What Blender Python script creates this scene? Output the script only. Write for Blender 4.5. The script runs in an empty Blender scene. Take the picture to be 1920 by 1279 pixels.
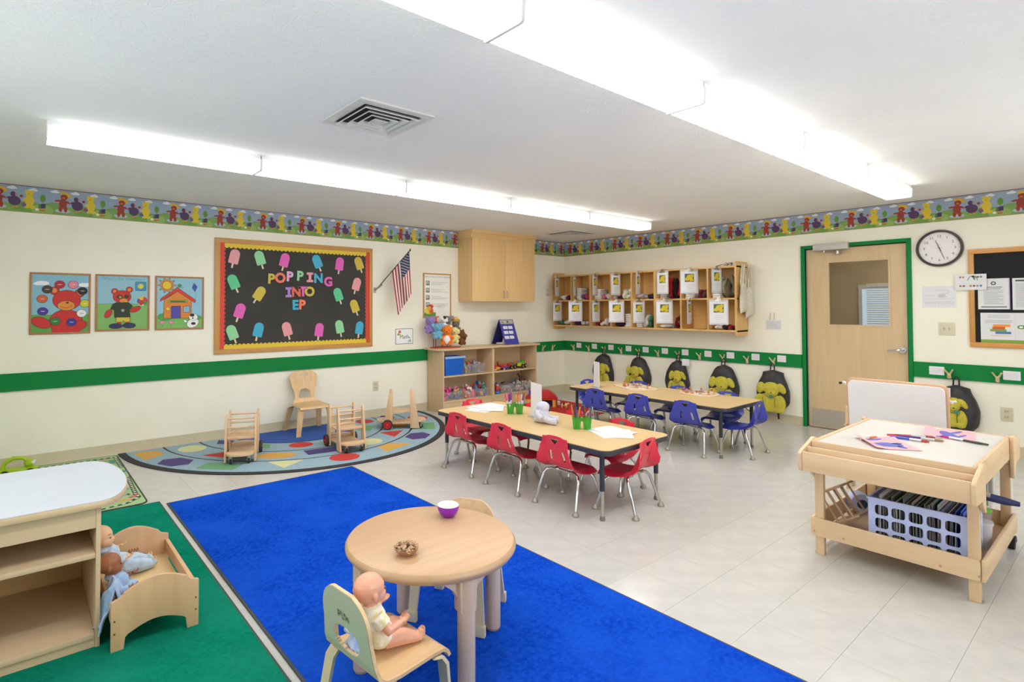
import bpy, bmesh, math, random
from mathutils import Vector, Matrix, Euler
random.seed(7)
PI = math.pi
scene = bpy.context.scene
COL = scene.collection

# ---------------- camera, world, light, exposure ----------------
CAM = Vector((-7.1457, -6.1232, 1.3851))
yaw, pitch, roll, FPX, CX, CY = 0.6719, 0.0219, -0.0022, 1035.913, 858.3563, 553.0863
fw = Vector((math.sin(yaw)*math.cos(pitch), math.cos(yaw)*math.cos(pitch), math.sin(pitch)))
rt = Vector((math.cos(yaw), -math.sin(yaw), 0)); up = rt.cross(fw)
rt, up = rt*math.cos(roll)+up*math.sin(roll), up*math.cos(roll)-rt*math.sin(roll)
cd = bpy.data.cameras.new('camera'); cam = bpy.data.objects.new('camera', cd); COL.objects.link(cam)
cam.matrix_world = Matrix(((rt.x, up.x, -fw.x, CAM.x), (rt.y, up.y, -fw.y, CAM.y), (rt.z, up.z, -fw.z, CAM.z), (0, 0, 0, 1)))
cd.sensor_fit = 'HORIZONTAL'; cd.sensor_width = 36; cd.lens = 36*FPX/1920
cd.shift_x = (960-CX)/1920; cd.shift_y = (CY-639.5)/1920
cd.clip_start = .05; cd.clip_end = 100
scene.camera = cam
scene.view_settings.view_transform = 'Standard'; scene.view_settings.look = 'None'
scene.view_settings.gamma = 1.0; scene.view_settings.use_curve_mapping = False
scene.view_settings.exposure = 0.62
scene.cycles.use_denoising = True
scene.cycles.max_bounces = 10; scene.cycles.diffuse_bounces = 6; scene.cycles.transparent_max_bounces = 12
scene.cycles.sample_clamp_indirect = 6.0
scene.cycles.caustics_reflective = False; scene.cycles.caustics_refractive = False
world = bpy.data.worlds.new('world'); scene.world = world; world.use_nodes = True
bgn = world.node_tree.nodes['Background']; bgn.inputs[0].default_value = (.80, .88, 1.0, 1); bgn.inputs[1].default_value = 1.2
LAMP = 11.5        # emission of the fluorescent lenses
DAY = 22.0        # daylight entering through the windows behind the camera

def area(name, loc, rot, sx, sy, power, color):
    l = bpy.data.lights.new(name, 'AREA'); l.shape = 'RECTANGLE'; l.size = sx; l.size_y = sy; l.energy = power; l.color = color
    o = bpy.data.objects.new(name, l); COL.objects.link(o); o.location = loc; o.rotation_euler = rot
    return o
# two real window openings in the near wall (behind the camera) pass this daylight
for i, wx in enumerate((-5.6, -2.6)):
    area('window_daylight', (wx, -7.30, 1.45), (math.radians(90), 0, 0), 1.6, 1.2, DAY, (.93, .96, 1.0))
area('window_daylight', (-8.25, -3.9, 1.45), (0, math.radians(-90), 0), 1.2, 2.4, DAY*.7, (.96, .98, 1.0))

# ---------------- materials ----------------
def lin(h):
    h = h.lstrip('#'); r = [int(h[i:i+2], 16)/255 for i in (0, 2, 4)]
    return [(c/12.92 if c <= .04045 else ((c+.055)/1.055)**2.4) for c in r]+[1]
_m = {}
def C(h, rough=.5, metal=0, spec=.5, name=None, trans=0, alpha=1, sheen=0):
    k = (h, rough, metal, spec, trans, alpha, sheen)
    if k in _m: return _m[k]
    m = bpy.data.materials.new(name or 'paint_'+h.strip('#')); m.use_nodes = True
    b = m.node_tree.nodes['Principled BSDF']
    b.inputs['Base Color'].default_value = lin(h); b.inputs['Roughness'].default_value = rough
    b.inputs['Metallic'].default_value = metal; b.inputs['Specular IOR Level'].default_value = spec
    b.inputs['Transmission Weight'].default_value = trans; b.inputs['Alpha'].default_value = alpha
    if sheen: b.inputs['Sheen Weight'].default_value = sheen
    # faint procedural mottling so that no surface is perfectly flat
    nt = m.node_tree; n = nt.nodes.new('ShaderNodeTexNoise'); n.inputs['Scale'].default_value = 9; n.inputs['Detail'].default_value = 3
    tc = nt.nodes.new('ShaderNodeTexCoord'); nt.links.new(tc.outputs['Object'], n.inputs['Vector'])
    mr = nt.nodes.new('ShaderNodeMapRange'); mr.inputs[3].default_value = max(.02, rough-.05); mr.inputs[4].default_value = min(1, rough+.05)
    nt.links.new(n.outputs[0], mr.inputs[0]); nt.links.new(mr.outputs[0], b.inputs['Roughness'])
    _m[k] = m; return m
def noise_mat(name, c1, c2, scale=(1, 1, 1), nscale=8, detail=4, rough=.5, bump=0, bscale=None, spec=.5, lo=.35, hi=.65, rnd=0, sheen=0, bdist=.002):
    m = bpy.data.materials.new(name); m.use_nodes = True; nt = m.node_tree; b = nt.nodes['Principled BSDF']
    tc = nt.nodes.new('ShaderNodeTexCoord'); mp = nt.nodes.new('ShaderNodeMapping'); mp.inputs['Scale'].default_value = scale
    n = nt.nodes.new('ShaderNodeTexNoise'); n.inputs['Scale'].default_value = nscale; n.inputs['Detail'].default_value = detail
    cr = nt.nodes.new('ShaderNodeValToRGB'); cr.color_ramp.elements[0].color = lin(c1); cr.color_ramp.elements[1].color = lin(c2)
    cr.color_ramp.elements[0].position = lo; cr.color_ramp.elements[1].position = hi
    nt.links.new(tc.outputs['Object'], mp.inputs[0]); nt.links.new(mp.outputs[0], n.inputs['Vector']); nt.links.new(n.outputs[0], cr.inputs[0])
    src = cr.outputs[0]
    if rnd:
        oi = nt.nodes.new('ShaderNodeObjectInfo'); hs = nt.nodes.new('ShaderNodeHueSaturation')
        mr = nt.nodes.new('ShaderNodeMapRange'); mr.inputs[3].default_value = 1-rnd; mr.inputs[4].default_value = 1+rnd
        nt.links.new(oi.outputs['Random'], mr.inputs[0]); nt.links.new(mr.outputs[0], hs.inputs['Value']); nt.links.new(src, hs.inputs['Color']); src = hs.outputs[0]
    nt.links.new(src, b.inputs['Base Color']); b.inputs['Roughness'].default_value = rough; b.inputs['Specular IOR Level'].default_value = spec
    if sheen: b.inputs['Sheen Weight'].default_value = sheen
    if bump:
        n2 = nt.nodes.new('ShaderNodeTexNoise'); n2.inputs['Scale'].default_value = bscale or nscale; n2.inputs['Detail'].default_value = 3
        nt.links.new(tc.outputs['Object'], n2.inputs['Vector'])
        bp = nt.nodes.new('ShaderNodeBump'); bp.inputs['Strength'].default_value = bump; bp.inputs['Distance'].default_value = bdist
        nt.links.new(n2.outputs[0], bp.inputs['Height']); nt.links.new(bp.outputs[0], b.inputs['Normal'])
    return m
def wood(name, c1, c2, axis='z', fine=26, rough=.42):
    s = {'x': (1.2, fine, fine), 'y': (fine, 1.2, fine), 'z': (fine, fine, 1.2)}[axis]
    return noise_mat(name, c1, c2, scale=s, nscale=1.6, detail=5, rough=rough, lo=.25, hi=.75)
W_PALE_X = wood('pale_birch_along_x', '#d3ad7c', '#e0c296', 'x'); W_PALE_Y = wood('pale_birch_along_y', '#d3ad7c', '#e0c296', 'y'); W_PALE_Z = wood('pale_birch_upright', '#cfa878', '#dfc093', 'z')
W_SHELF_X = wood('shelf_laminate_along_x', '#cbae86', '#d6bb96', 'x'); W_SHELF_Z = wood('shelf_laminate_upright', '#c9ab84', '#d4b894', 'z')
W_CAB = wood('maple_cabinet', '#dbb479', '#e5c28b', 'z'); W_CAB_X = wood('maple_cabinet_edge', '#dbb479', '#e3bf86', 'x')
W_CUB = wood('golden_birch', '#d6a964', '#e2ba7a', 'y'); W_CUB_Z = wood('golden_birch_upright', '#d4a763', '#e1b878', 'z')
W_DOOR = wood('birch_door', '#c7aa80', '#d3b992', 'z', 14); W_OAK_X = wood('oak_frame_x', '#b57f3e', '#cc9650', 'x', 40); W_OAK_Z = wood('oak_frame_upright', '#b57f3e', '#cc9650', 'z', 40); W_OAK_Y = wood('oak_frame_y', '#c4873f', '#d89a52', 'y', 40)
W_TABLE = wood('maple_laminate_top', '#d0b07a', '#d9bb88', 'y', 30, .35); W_ROUND = wood('birch_tabletop', '#bb9670', '#c7a37e', 'x', 18, .35)
W_CART = wood('light_beech', '#cdac84', '#dabd97', 'z', 20)
CHROME = C('#c9cbcc', .18, 1.0); STEEL = C('#b9b4aa', .38, .9); BLACKM = C('#2b2e36', .35); BLACK = C('#1d1d1e', .6)
WHITE = C('#f1f1ee', .5); PAPER = C('#dddde0', .8, spec=.2); DARKRUB = C('#232326', .7)
M_WALL = noise_mat('cream_wall_paint', '#eeead9', '#f1eddd', nscale=3, rough=.85, bump=.05, bscale=160, spec=.15)
M_GREEN = C('#0c7c3a', .6, spec=.2); M_BASE = noise_mat('vinyl_cove_base', '#c3b899', '#cabfa1', nscale=4, rough=.55)

# ---------------- mesh helpers ----------------
class G:
    def __init__(s): s.v = []; s.f = []; s.mi = []; s.cur = 0
    def add(s, vs, fs):
        o = len(s.v); s.v += [tuple(p) for p in vs]; s.f += [[i+o for i in f] for f in fs]; s.mi += [s.cur]*len(fs); return s
    def box(s, x0, x1, y0, y1, z0, z1):
        v = [(x0, y0, z0), (x1, y0, z0), (x1, y1, z0), (x0, y1, z0), (x0, y0, z1), (x1, y0, z1), (x1, y1, z1), (x0, y1, z1)]
        return s.add(v, [(0, 3, 2, 1), (4, 5, 6, 7), (0, 1, 5, 4), (1, 2, 6, 5), (2, 3, 7, 6), (3, 0, 4, 7)])
    def prism(s, pts, t, O=(0, 0, 0), U=(1, 0, 0), Vv=(0, 1, 0)):
        """2D outline in the plane O,U,V pushed t along U x V"""
        O = Vector(O); U = Vector(U); Vv = Vector(Vv); N = U.cross(Vv)
        n = len(pts); a = [O+U*p[0]+Vv*p[1] for p in pts]; b = [q+N*t for q in a]
        ar = sum(pts[i][0]*pts[(i+1) % n][1]-pts[(i+1) % n][0]*pts[i][1] for i in range(n))
        fs = [list(range(n))[::-1], list(range(n, 2*n))]+[(i, (i+1) % n, n+(i+1) % n, n+i) for i in range(n)]
        if (ar < 0) != (t < 0): fs = [list(f)[::-1] for f in fs]
        return s.add(a+b, fs)
    def tube(s, pts, r, n=8, caps=True):
        P = [Vector(p) for p in pts]; k = len(P); R = r if isinstance(r, (list, tuple)) else [r]*k
        d = [(P[min(i+1, k-1)]-P[max(i-1, 0)]).normalized() for i in range(k)]
        a = Vector((0, 0, 1)) if abs(d[0].z) < .9 else Vector((1, 0, 0)); x = d[0].cross(a).normalized()
        vs = []
        for i in range(k):
            x = (x-d[i]*x.dot(d[i])).normalized(); y = d[i].cross(x)
            for j in range(n):
                t = 2*PI*j/n; vs.append(P[i]+(x*math.cos(t)+y*math.sin(t))*R[i])
        fs = [(i*n+j, i*n+(j+1) % n, (i+1)*n+(j+1) % n, (i+1)*n+j) for i in range(k-1) for j in range(n)]
        if caps: fs += [list(range(n))[::-1], [(k-1)*n+j for j in range(n)]]
        return s.add(vs, fs)
    def cyl(s, p0, p1, r0, r1=None, n=14): return s.tube([p0, p1], [r0, r0 if r1 is None else r1], n)
    def lathe(s, prof, c=(0, 0, 0), n=24):
        c = Vector(c); vs = [(c.x+r*math.cos(2*PI*j/n), c.y+r*math.sin(2*PI*j/n), c.z+z) for r, z in prof for j in range(n)]
        k = len(prof); fs = [(i*n+j, i*n+(j+1) % n, (i+1)*n+(j+1) % n, (i+1)*n+j) for i in range(k-1) for j in range(n)]
        if prof[0][0] > 1e-4: fs.append(list(range(n))[::-1])
        if prof[-1][0] > 1e-4: fs.append([(k-1)*n+j for j in range(n)])
        return s.add(vs, fs)
    def ell(s, c, r, n=12, rot=None):
        c = Vector(c); r = (r, r, r) if not isinstance(r, (tuple, list)) else r; m = n//2; vs = []
        for i in range(m+1):
            t = PI*i/m
            for j in range(n):
                q = 2*PI*j/n; p = Vector((r[0]*math.sin(t)*math.cos(q), r[1]*math.sin(t)*math.sin(q), -r[2]*math.cos(t)))
                if rot: p = rot @ p
                vs.append(c+p)
        return s.add(vs, [(i*n+j, i*n+(j+1) % n, (i+1)*n+(j+1) % n, (i+1)*n+j) for i in range(m) for j in range(n)])
    def sheet(s, fn, nu, nv, t=.004, hole=None):
        """thick surface fn(u,v), u,v in 0..1; hole(u,v) leaves cells out"""
        P = [[Vector(fn(i/nu, j/nv)) for j in range(nv+1)] for i in range(nu+1)]
        N = [[None]*(nv+1) for _ in range(nu+1)]
        for i in range(nu+1):
            for j in range(nv+1):
                a = P[min(i+1, nu)][j]-P[max(i-1, 0)][j]; b = P[i][min(j+1, nv)]-P[i][max(j-1, 0)]
                N[i][j] = a.cross(b).normalized()
        idx = lambda i, j, k: (i*(nv+1)+j)*2+k
        vs = []
        for i in range(nu+1):
            for j in range(nv+1): vs += [P[i][j]+N[i][j]*t/2, P[i][j]-N[i][j]*t/2]
        keep = [[not (hole and hole((i+.5)/nu, (j+.5)/nv)) for j in range(nv)] for i in range(nu)]
        fs = []; K = lambda i, j: 0 <= i < nu and 0 <= j < nv and keep[i][j]
        for i in range(nu):
            for j in range(nv):
                if not keep[i][j]: continue
                fs.append((idx(i, j, 0), idx(i+1, j, 0), idx(i+1, j+1, 0), idx(i, j+1, 0)))
                fs.append((idx(i, j, 1), idx(i, j+1, 1), idx(i+1, j+1, 1), idx(i+1, j, 1)))
                if not K(i-1, j): fs.append((idx(i, j, 0), idx(i, j+1, 0), idx(i, j+1, 1), idx(i, j, 1)))
                if not K(i+1, j): fs.append((idx(i+1, j+1, 0), idx(i+1, j, 0), idx(i+1, j, 1), idx(i+1, j+1, 1)))
                if not K(i, j-1): fs.append((idx(i+1, j, 0), idx(i, j, 0), idx(i, j, 1), idx(i+1, j, 1)))
                if not K(i, j+1): fs.append((idx(i, j+1, 0), idx(i+1, j+1, 0), idx(i+1, j+1, 1), idx(i, j+1, 1)))
        return s.add(vs, fs)
    def merge(s, g, M):
        o = len(s.v); s.v += [tuple(M @ Vector(p)) for p in g.v]; s.f += [[i+o for i in f] for f in g.f]; s.mi += g.mi; return s
def rrect(x0, x1, y0, y1, r, n=5):
    r = min(r, (x1-x0)/2-1e-5, (y1-y0)/2-1e-5)
    out = []
    for cx, cy, a in ((x1-r, y1-r, 0), (x0+r, y1-r, 90), (x0+r, y0+r, 180), (x1-r, y0+r, 270)):
        out += [(cx+r*math.cos(math.radians(a+90*k/n)), cy+r*math.sin(math.radians(a+90*k/n))) for k in range(n+1)]
    return out
def ell2(cx, cy, rx, ry=None, n=20, rot=0, a0=0, a1=360):
    ry = rx if ry is None else ry; c, s_ = math.cos(math.radians(rot)), math.sin(math.radians(rot)); out = []
    full = abs(a1-a0) >= 360
    for k in range(n if full else n+1):
        t = math.radians(a0+(a1-a0)*k/n); x, y = rx*math.cos(t), ry*math.sin(t); out.append((cx+x*c-y*s_, cy+x*s_+y*c))
    return out
def mesh(g, mats, bevel=0, seg=2, sharp=38, name='mesh'):
    me = bpy.data.meshes.new(name); me.from_pydata(g.v, [], g.f)
    for m in (mats if isinstance(mats, (list, tuple)) else [mats]): me.materials.append(m)
    if any(g.mi): me.polygons.foreach_set('material_index', g.mi)
    if bevel:
        bm = bmesh.new(); bm.from_mesh(me)
        es = [e for e in bm.edges if e.is_manifold and e.calc_face_angle(0) > .6]
        bmesh.ops.bevel(bm, geom=es, offset=bevel, segments=seg, affect='EDGES', profile=.6, clamp_overlap=True)
        bm.to_mesh(me); bm.free()
    me.polygons.foreach_set('use_smooth', [True]*len(me.polygons)); me.set_sharp_from_angle(angle=math.radians(sharp)); me.update()
    return me
def obj(name, g, mats, parent=None, loc=None, rot=None, bevel=0, sharp=38, label=None, seg=2, kind=None):
    me = g if isinstance(g, bpy.types.Mesh) else mesh(g, mats, bevel, seg, sharp, name)
    o = bpy.data.objects.new(name, me); COL.objects.link(o)
    if parent: o.parent = parent
    if loc is not None: o.location = loc
    if rot is not None: o.rotation_euler = rot
    if label: o['label'] = label
    if kind: o['kind'] = kind
    return o
def tag(o, label, cat, group=None):
    o['label'] = label; o['category'] = cat
    if group: o['group'] = group
    return o
def thing(name, label, cat, loc=(0, 0, 0), rotz=0, group=None):
    o = bpy.data.objects.new(name, None); COL.objects.link(o); o.location = loc; o.rotation_euler = (0, 0, rotz); o.empty_display_size = .1
    return tag(o, label, cat, group)
def struct(name, g, m, parent=None, bevel=0):
    o = obj(name, g, m, parent, bevel=bevel)
    if not parent: o['kind'] = 'structure'
    return o
def dup(root, loc, rotz=None, label=None, group=None):
    r = root.copy(); COL.objects.link(r); r.location = loc
    if rotz is not None: r.rotation_euler = (0, 0, rotz)
    if label: r['label'] = label
    if group: r['group'] = group
    for ch in list(root.children):
        c = ch.copy(); COL.objects.link(c); c.parent = r
        for gg in list(ch.children):
            d = gg.copy(); COL.objects.link(d); d.parent = c
    return r
def fuse(g, mat, voxel=.006, smooth=3, name='fused'):
    """melt overlapping shapes into one continuous skin"""
    me = bpy.data.meshes.new('tmp'); me.from_pydata(g.v, [], g.f); o = bpy.data.objects.new('tmp', me); COL.objects.link(o)
    r = o.modifiers.new('r', 'REMESH'); r.mode = 'VOXEL'; r.voxel_size = voxel
    s = o.modifiers.new('s', 'SMOOTH'); s.iterations = smooth; s.factor = .6
    dg = bpy.context.evaluated_depsgraph_get(); dg.update(); nm = bpy.data.meshes.new_from_object(o.evaluated_get(dg)); nm.name = name
    bpy.data.objects.remove(o); bpy.data.meshes.remove(me)
    nm.materials.clear(); nm.materials.append(mat); nm.polygons.foreach_set('use_smooth', [True]*len(nm.polygons)); nm.update()
    return nm
_tx = {}
def text2d(s, size=1, bold=0):
    """flat glyph outlines as (verts, faces), centred"""
    k = (s, bold)
    if k not in _tx:
        cu = bpy.data.curves.new('t', 'FONT'); cu.body = s; cu.align_x = 'CENTER'; cu.align_y = 'CENTER'; cu.offset = bold; cu.resolution_u = 3
        o = bpy.data.objects.new('t', cu); COL.objects.link(o); dg = bpy.context.evaluated_depsgraph_get(); dg.update()
        me = bpy.data.meshes.new_from_object(o.evaluated_get(dg)); _tx[k] = ([tuple(v.co) for v in me.vertices], [list(p.vertices) for p in me.polygons])
        bpy.data.objects.remove(o); bpy.data.curves.remove(cu); bpy.data.meshes.remove(me)
    v, f = _tx[k]; return [(p[0]*size, p[1]*size) for p in v], f
class Print:
    """flat print on a plane: coloured outlines, each layer a hair above the last"""
    def __init__(s, O, U, Vv, step=.00025):
        s.O = Vector(O); s.U = Vector(U).normalized(); s.V = Vector(Vv).normalized(); s.N = s.U.cross(s.V); s.g = G(); s.mats = []; s.k = 1; s.step = step; s.clip = None
    def _c(s, c, rough=.6):
        m = c if isinstance(c, bpy.types.Material) else C(c, rough)
        if m not in s.mats: s.mats.append(m)
        s.g.cur = s.mats.index(m)
    def poly(s, c, pts, layer=None, rough=.6):
        s._c(c, rough); L = layer if layer is not None else s.k; s.k = max(s.k, L)
        if s.clip: q = s.clip; pts = [(min(max(a, q[0]), q[1]), min(max(b_, q[2]), q[3])) for a, b_ in pts]
        ar = sum(pts[i][0]*pts[(i+1) % len(pts)][1]-pts[(i+1) % len(pts)][0]*pts[i][1] for i in range(len(pts)))
        f = list(range(len(pts)))
        if ar < 0: f = f[::-1]
        s.q = getattr(s, 'q', 0)+1; s.g.add([s.O+s.U*p[0]+s.V*p[1]+s.N*(L*s.step+(s.q % 20)*6e-6) for p in pts], [f]); return s
    def rect(s, c, x0, x1, y0, y1, layer=None, rough=.6): return s.poly(c, [(x0, y0), (x1, y0), (x1, y1), (x0, y1)], layer, rough)
    def line(s, c, pts, w, layer=None):
        for a, b in zip(pts, pts[1:]):
            dx, dy = b[0]-a[0], b[1]-a[1]; l = math.hypot(dx, dy) or 1; nx, ny = -dy/l*w/2, dx/l*w/2
            s.poly(c, [(a[0]+nx, a[1]+ny), (a[0]-nx, a[1]-ny), (b[0]-nx, b[1]-ny), (b[0]+nx, b[1]+ny)], layer)
        return s
    def text(s, c, t, x, y, size, layer=None, bold=0):
        s._c(c); L = layer if layer is not None else s.k; v, f = text2d(t, size, bold)
        s.g.add([s.O+s.U*(p[0]+x)+s.V*(p[1]+y)+s.N*(L*s.step) for p in v], f); return s
    def obj(s, name, parent=None, **k): return obj(name, mesh(s.g, s.mats, name=name), None, parent, **k)
def xform(pts, sx=1, sy=1, rot=0, dx=0, dy=0):
    c, s_ = math.cos(math.radians(rot)), math.sin(math.radians(rot))
    return [(x*sx*c-y*sy*s_+dx, x*sx*s_+y*sy*c+dy) for x, y in pts]
# ---------------- the room ----------------
X0, Y0, H = -7.96, -7.04, 2.456
HW = 2.5
# floor: vinyl composition tiles, 12 in
M_TILE = noise_mat('vinyl_tile', '#bfbcb6', '#c7c4be', nscale=9, detail=7, rough=.2, spec=.5, rnd=.005)
M_GROUT = C('#c2bdb2', .8)
fl = struct('floor', G().box(X0-.2, .2, Y0-.2, .2, -.06, -.004), M_GROUT)
T = .3048; tile_me = mesh(G().box(.0005, T-.0005, .0005, T-.0005, -.004, 0), M_TILE)
cells = []
nx0 = int(math.floor(X0/T)); ny0 = int(math.floor(Y0/T))
def covered(x, y):
    return (x < -4.9 and y < -1.8) or (x > -.001) or ((x+4.67)**2+y*y < 1.5**2)
for i in range(nx0, 0):
    for j in range(ny0-1, 0):
        x, y = i*T, j*T-.145
        cx, cy = x+T/2, y+T/2
        p = Vector((cx, cy, 0))-CAM; d = p.dot(fw)
        vis = False
        if d > .3:
            px = CX+FPX*p.dot(rt)/d; py = CY-FPX*p.dot(up)/d; vis = -60 < px < 1980 and py < 1340
        cells.append((0 if vis and not covered(cx, cy) else 1, p.length, x, y))
cells.append((1, 0, nx0*T, -.145-T*0))
cells.sort(); rest = G()
for k, (c, d, x, y) in enumerate(cells):
    if k < 300 and c == 0:
        obj('floor_tile', tile_me, None, fl, (x, y, 0))
    else: rest.box(x+.0005, x+T-.0005, y+.0005, y+T-.0005, -.004, 0)
for i in range(nx0, 0): rest.box(i*T+.0005, i*T+T-.0005, -.1445, .1, -.004, 0)
obj('floor_tile_field', rest, M_TILE, fl, kind='stuff')

# ceiling with stomped plaster
M_CEIL = noise_mat('stomped_ceiling', '#ececea', '#efefec', nscale=2, rough=.9, spec=.1)
nt = M_CEIL.node_tree; b = nt.nodes['Principled BSDF']; tc = nt.nodes.new('ShaderNodeTexCoord')
vo = nt.nodes.new('ShaderNodeTexNoise'); vo.inputs['Scale'].default_value = 17; vo.inputs['Detail'].default_value = 2.5; vo.inputs['Distortion'].default_value = 3.2
bp = nt.nodes.new('ShaderNodeBump'); bp.inputs['Strength'].default_value = .55; bp.inputs['Distance'].default_value = .006
nt.links.new(tc.outputs['Object'], vo.inputs['Vector']); nt.links.new(vo.outputs[0], bp.inputs['Height']); nt.links.new(bp.outputs[0], b.inputs['Normal'])
struct('ceiling', G().box(X0-.2, 2.2, Y0-.2, .2, H, H+.1), M_CEIL)
struct('wall_left', G().box(X0-.14, .14, 0, .14, -.05, H), M_WALL)
DL, DR, DH = -3.62, -4.56, 2.045      # door opening
w = G(); w.box(0, .14, DL, 0, -.05, H); w.box(0, .14, Y0-.14, DR, -.05, H); w.box(0, .14, DR, DL, DH, H)
struct('wall_right', w, M_WALL)
w = G(); w.box(X0-.14, X0, Y0-.14, -5.1, -.05, H); w.box(X0-.14, X0, -2.7, 0, -.05, H); w.box(X0-.14, X0, -5.1, -2.7, -.05, .85); w.box(X0-.14, X0, -5.1, -2.7, 2.05, H)
struct('wall_rear', w, M_WALL)
fr = G()
for q in (-5.1, -4.32, -3.53, -2.75): fr.box(X0-.1, X0-.04, q, q+.05, .85, 2.05)
for q in (.85, 2.0, 1.43): fr.box(X0-.1, X0-.04, -5.1, -2.7, q, q+.045)
struct('window_3', fr, WHITE)
w = G(); xs = [X0, -6.4, -4.8, -3.4, -1.8, 0]
for a, b_ in ((0, 1), (2, 3), (4, 5)): w.box(xs[a], xs[b_], Y0-.14, Y0, -.05, H)
for a in (1, 3): w.box(xs[a], xs[a+1], Y0-.14, Y0, -.05, .85); w.box(xs[a], xs[a+1], Y0-.14, Y0, 2.05, H)
struct('wall_near', w, M_WALL)
for k, a in enumerate((1, 3)):
    fr = G(); x0, x1 = xs[a], xs[a+1]
    for q in ((x0, x0+.05), (x1-.05, x1), ((x0+x1)/2-.02, (x0+x1)/2+.02)): fr.box(q[0], q[1], Y0-.1, Y0-.04, .85, 2.05)
    for q in ((.85, .9), (2.0, 2.05), (1.43, 1.47)): fr.box(x0, x1, Y0-.1, Y0-.04, q[0], q[1])
    struct('window_%d' % (k+1), fr, WHITE)
# corridor beyond the door
M_COR = noise_mat('corridor_paint', '#b39f7b', '#bba884', nscale=3, rough=.9)
w = G(); w.box(.14, 2.2, -6.4, -6.3, 0, H); w.box(.14, 2.2, -2.0, -1.9, 0, H); w.box(2.1, 2.2, -6.4, -1.9, 0, H)
struct('wall_corridor', w, M_COR)
struct('floor_corridor', G().box(.0, 2.2, -6.4, -1.9, -.06, -.005), C('#a79f90', .4))
# rails, baseboards
def rail(name, g): struct(name, g, M_GREEN)
ZR0, ZR1 = .669, .822
rail('trim_1', G().box(X0, 0, -.019, 0, ZR0, ZR1))
rail('trim_2', G().box(-.019, 0, -3.575, -.019, ZR0, ZR1))
rail('trim_3', G().box(-.019, 0, Y0, -4.60, ZR0, ZR1))
def cove(x0, y0, x1, y1, nx, ny):
    g = G(); L = math.hypot(x1-x0, y1-y0)
    pr = [(0, 0), (.014, 0), (.008, .004), (.004, .012), (.003, .092), (.002, .100), (0, .101)]
    g.prism(pr, L, (x0, y0, 0), (nx, ny, 0), (0, 0, 1)); return g
struct('baseboard_left', cove(0, 0, X0, 0, 0, -1), M_BASE)
struct('baseboard_right', cove(0, -3.575, 0, 0, -1, 0), M_BASE)
struct('baseboard_right', cove(0, Y0, 0, -4.60, -1, 0), M_BASE)

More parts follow.
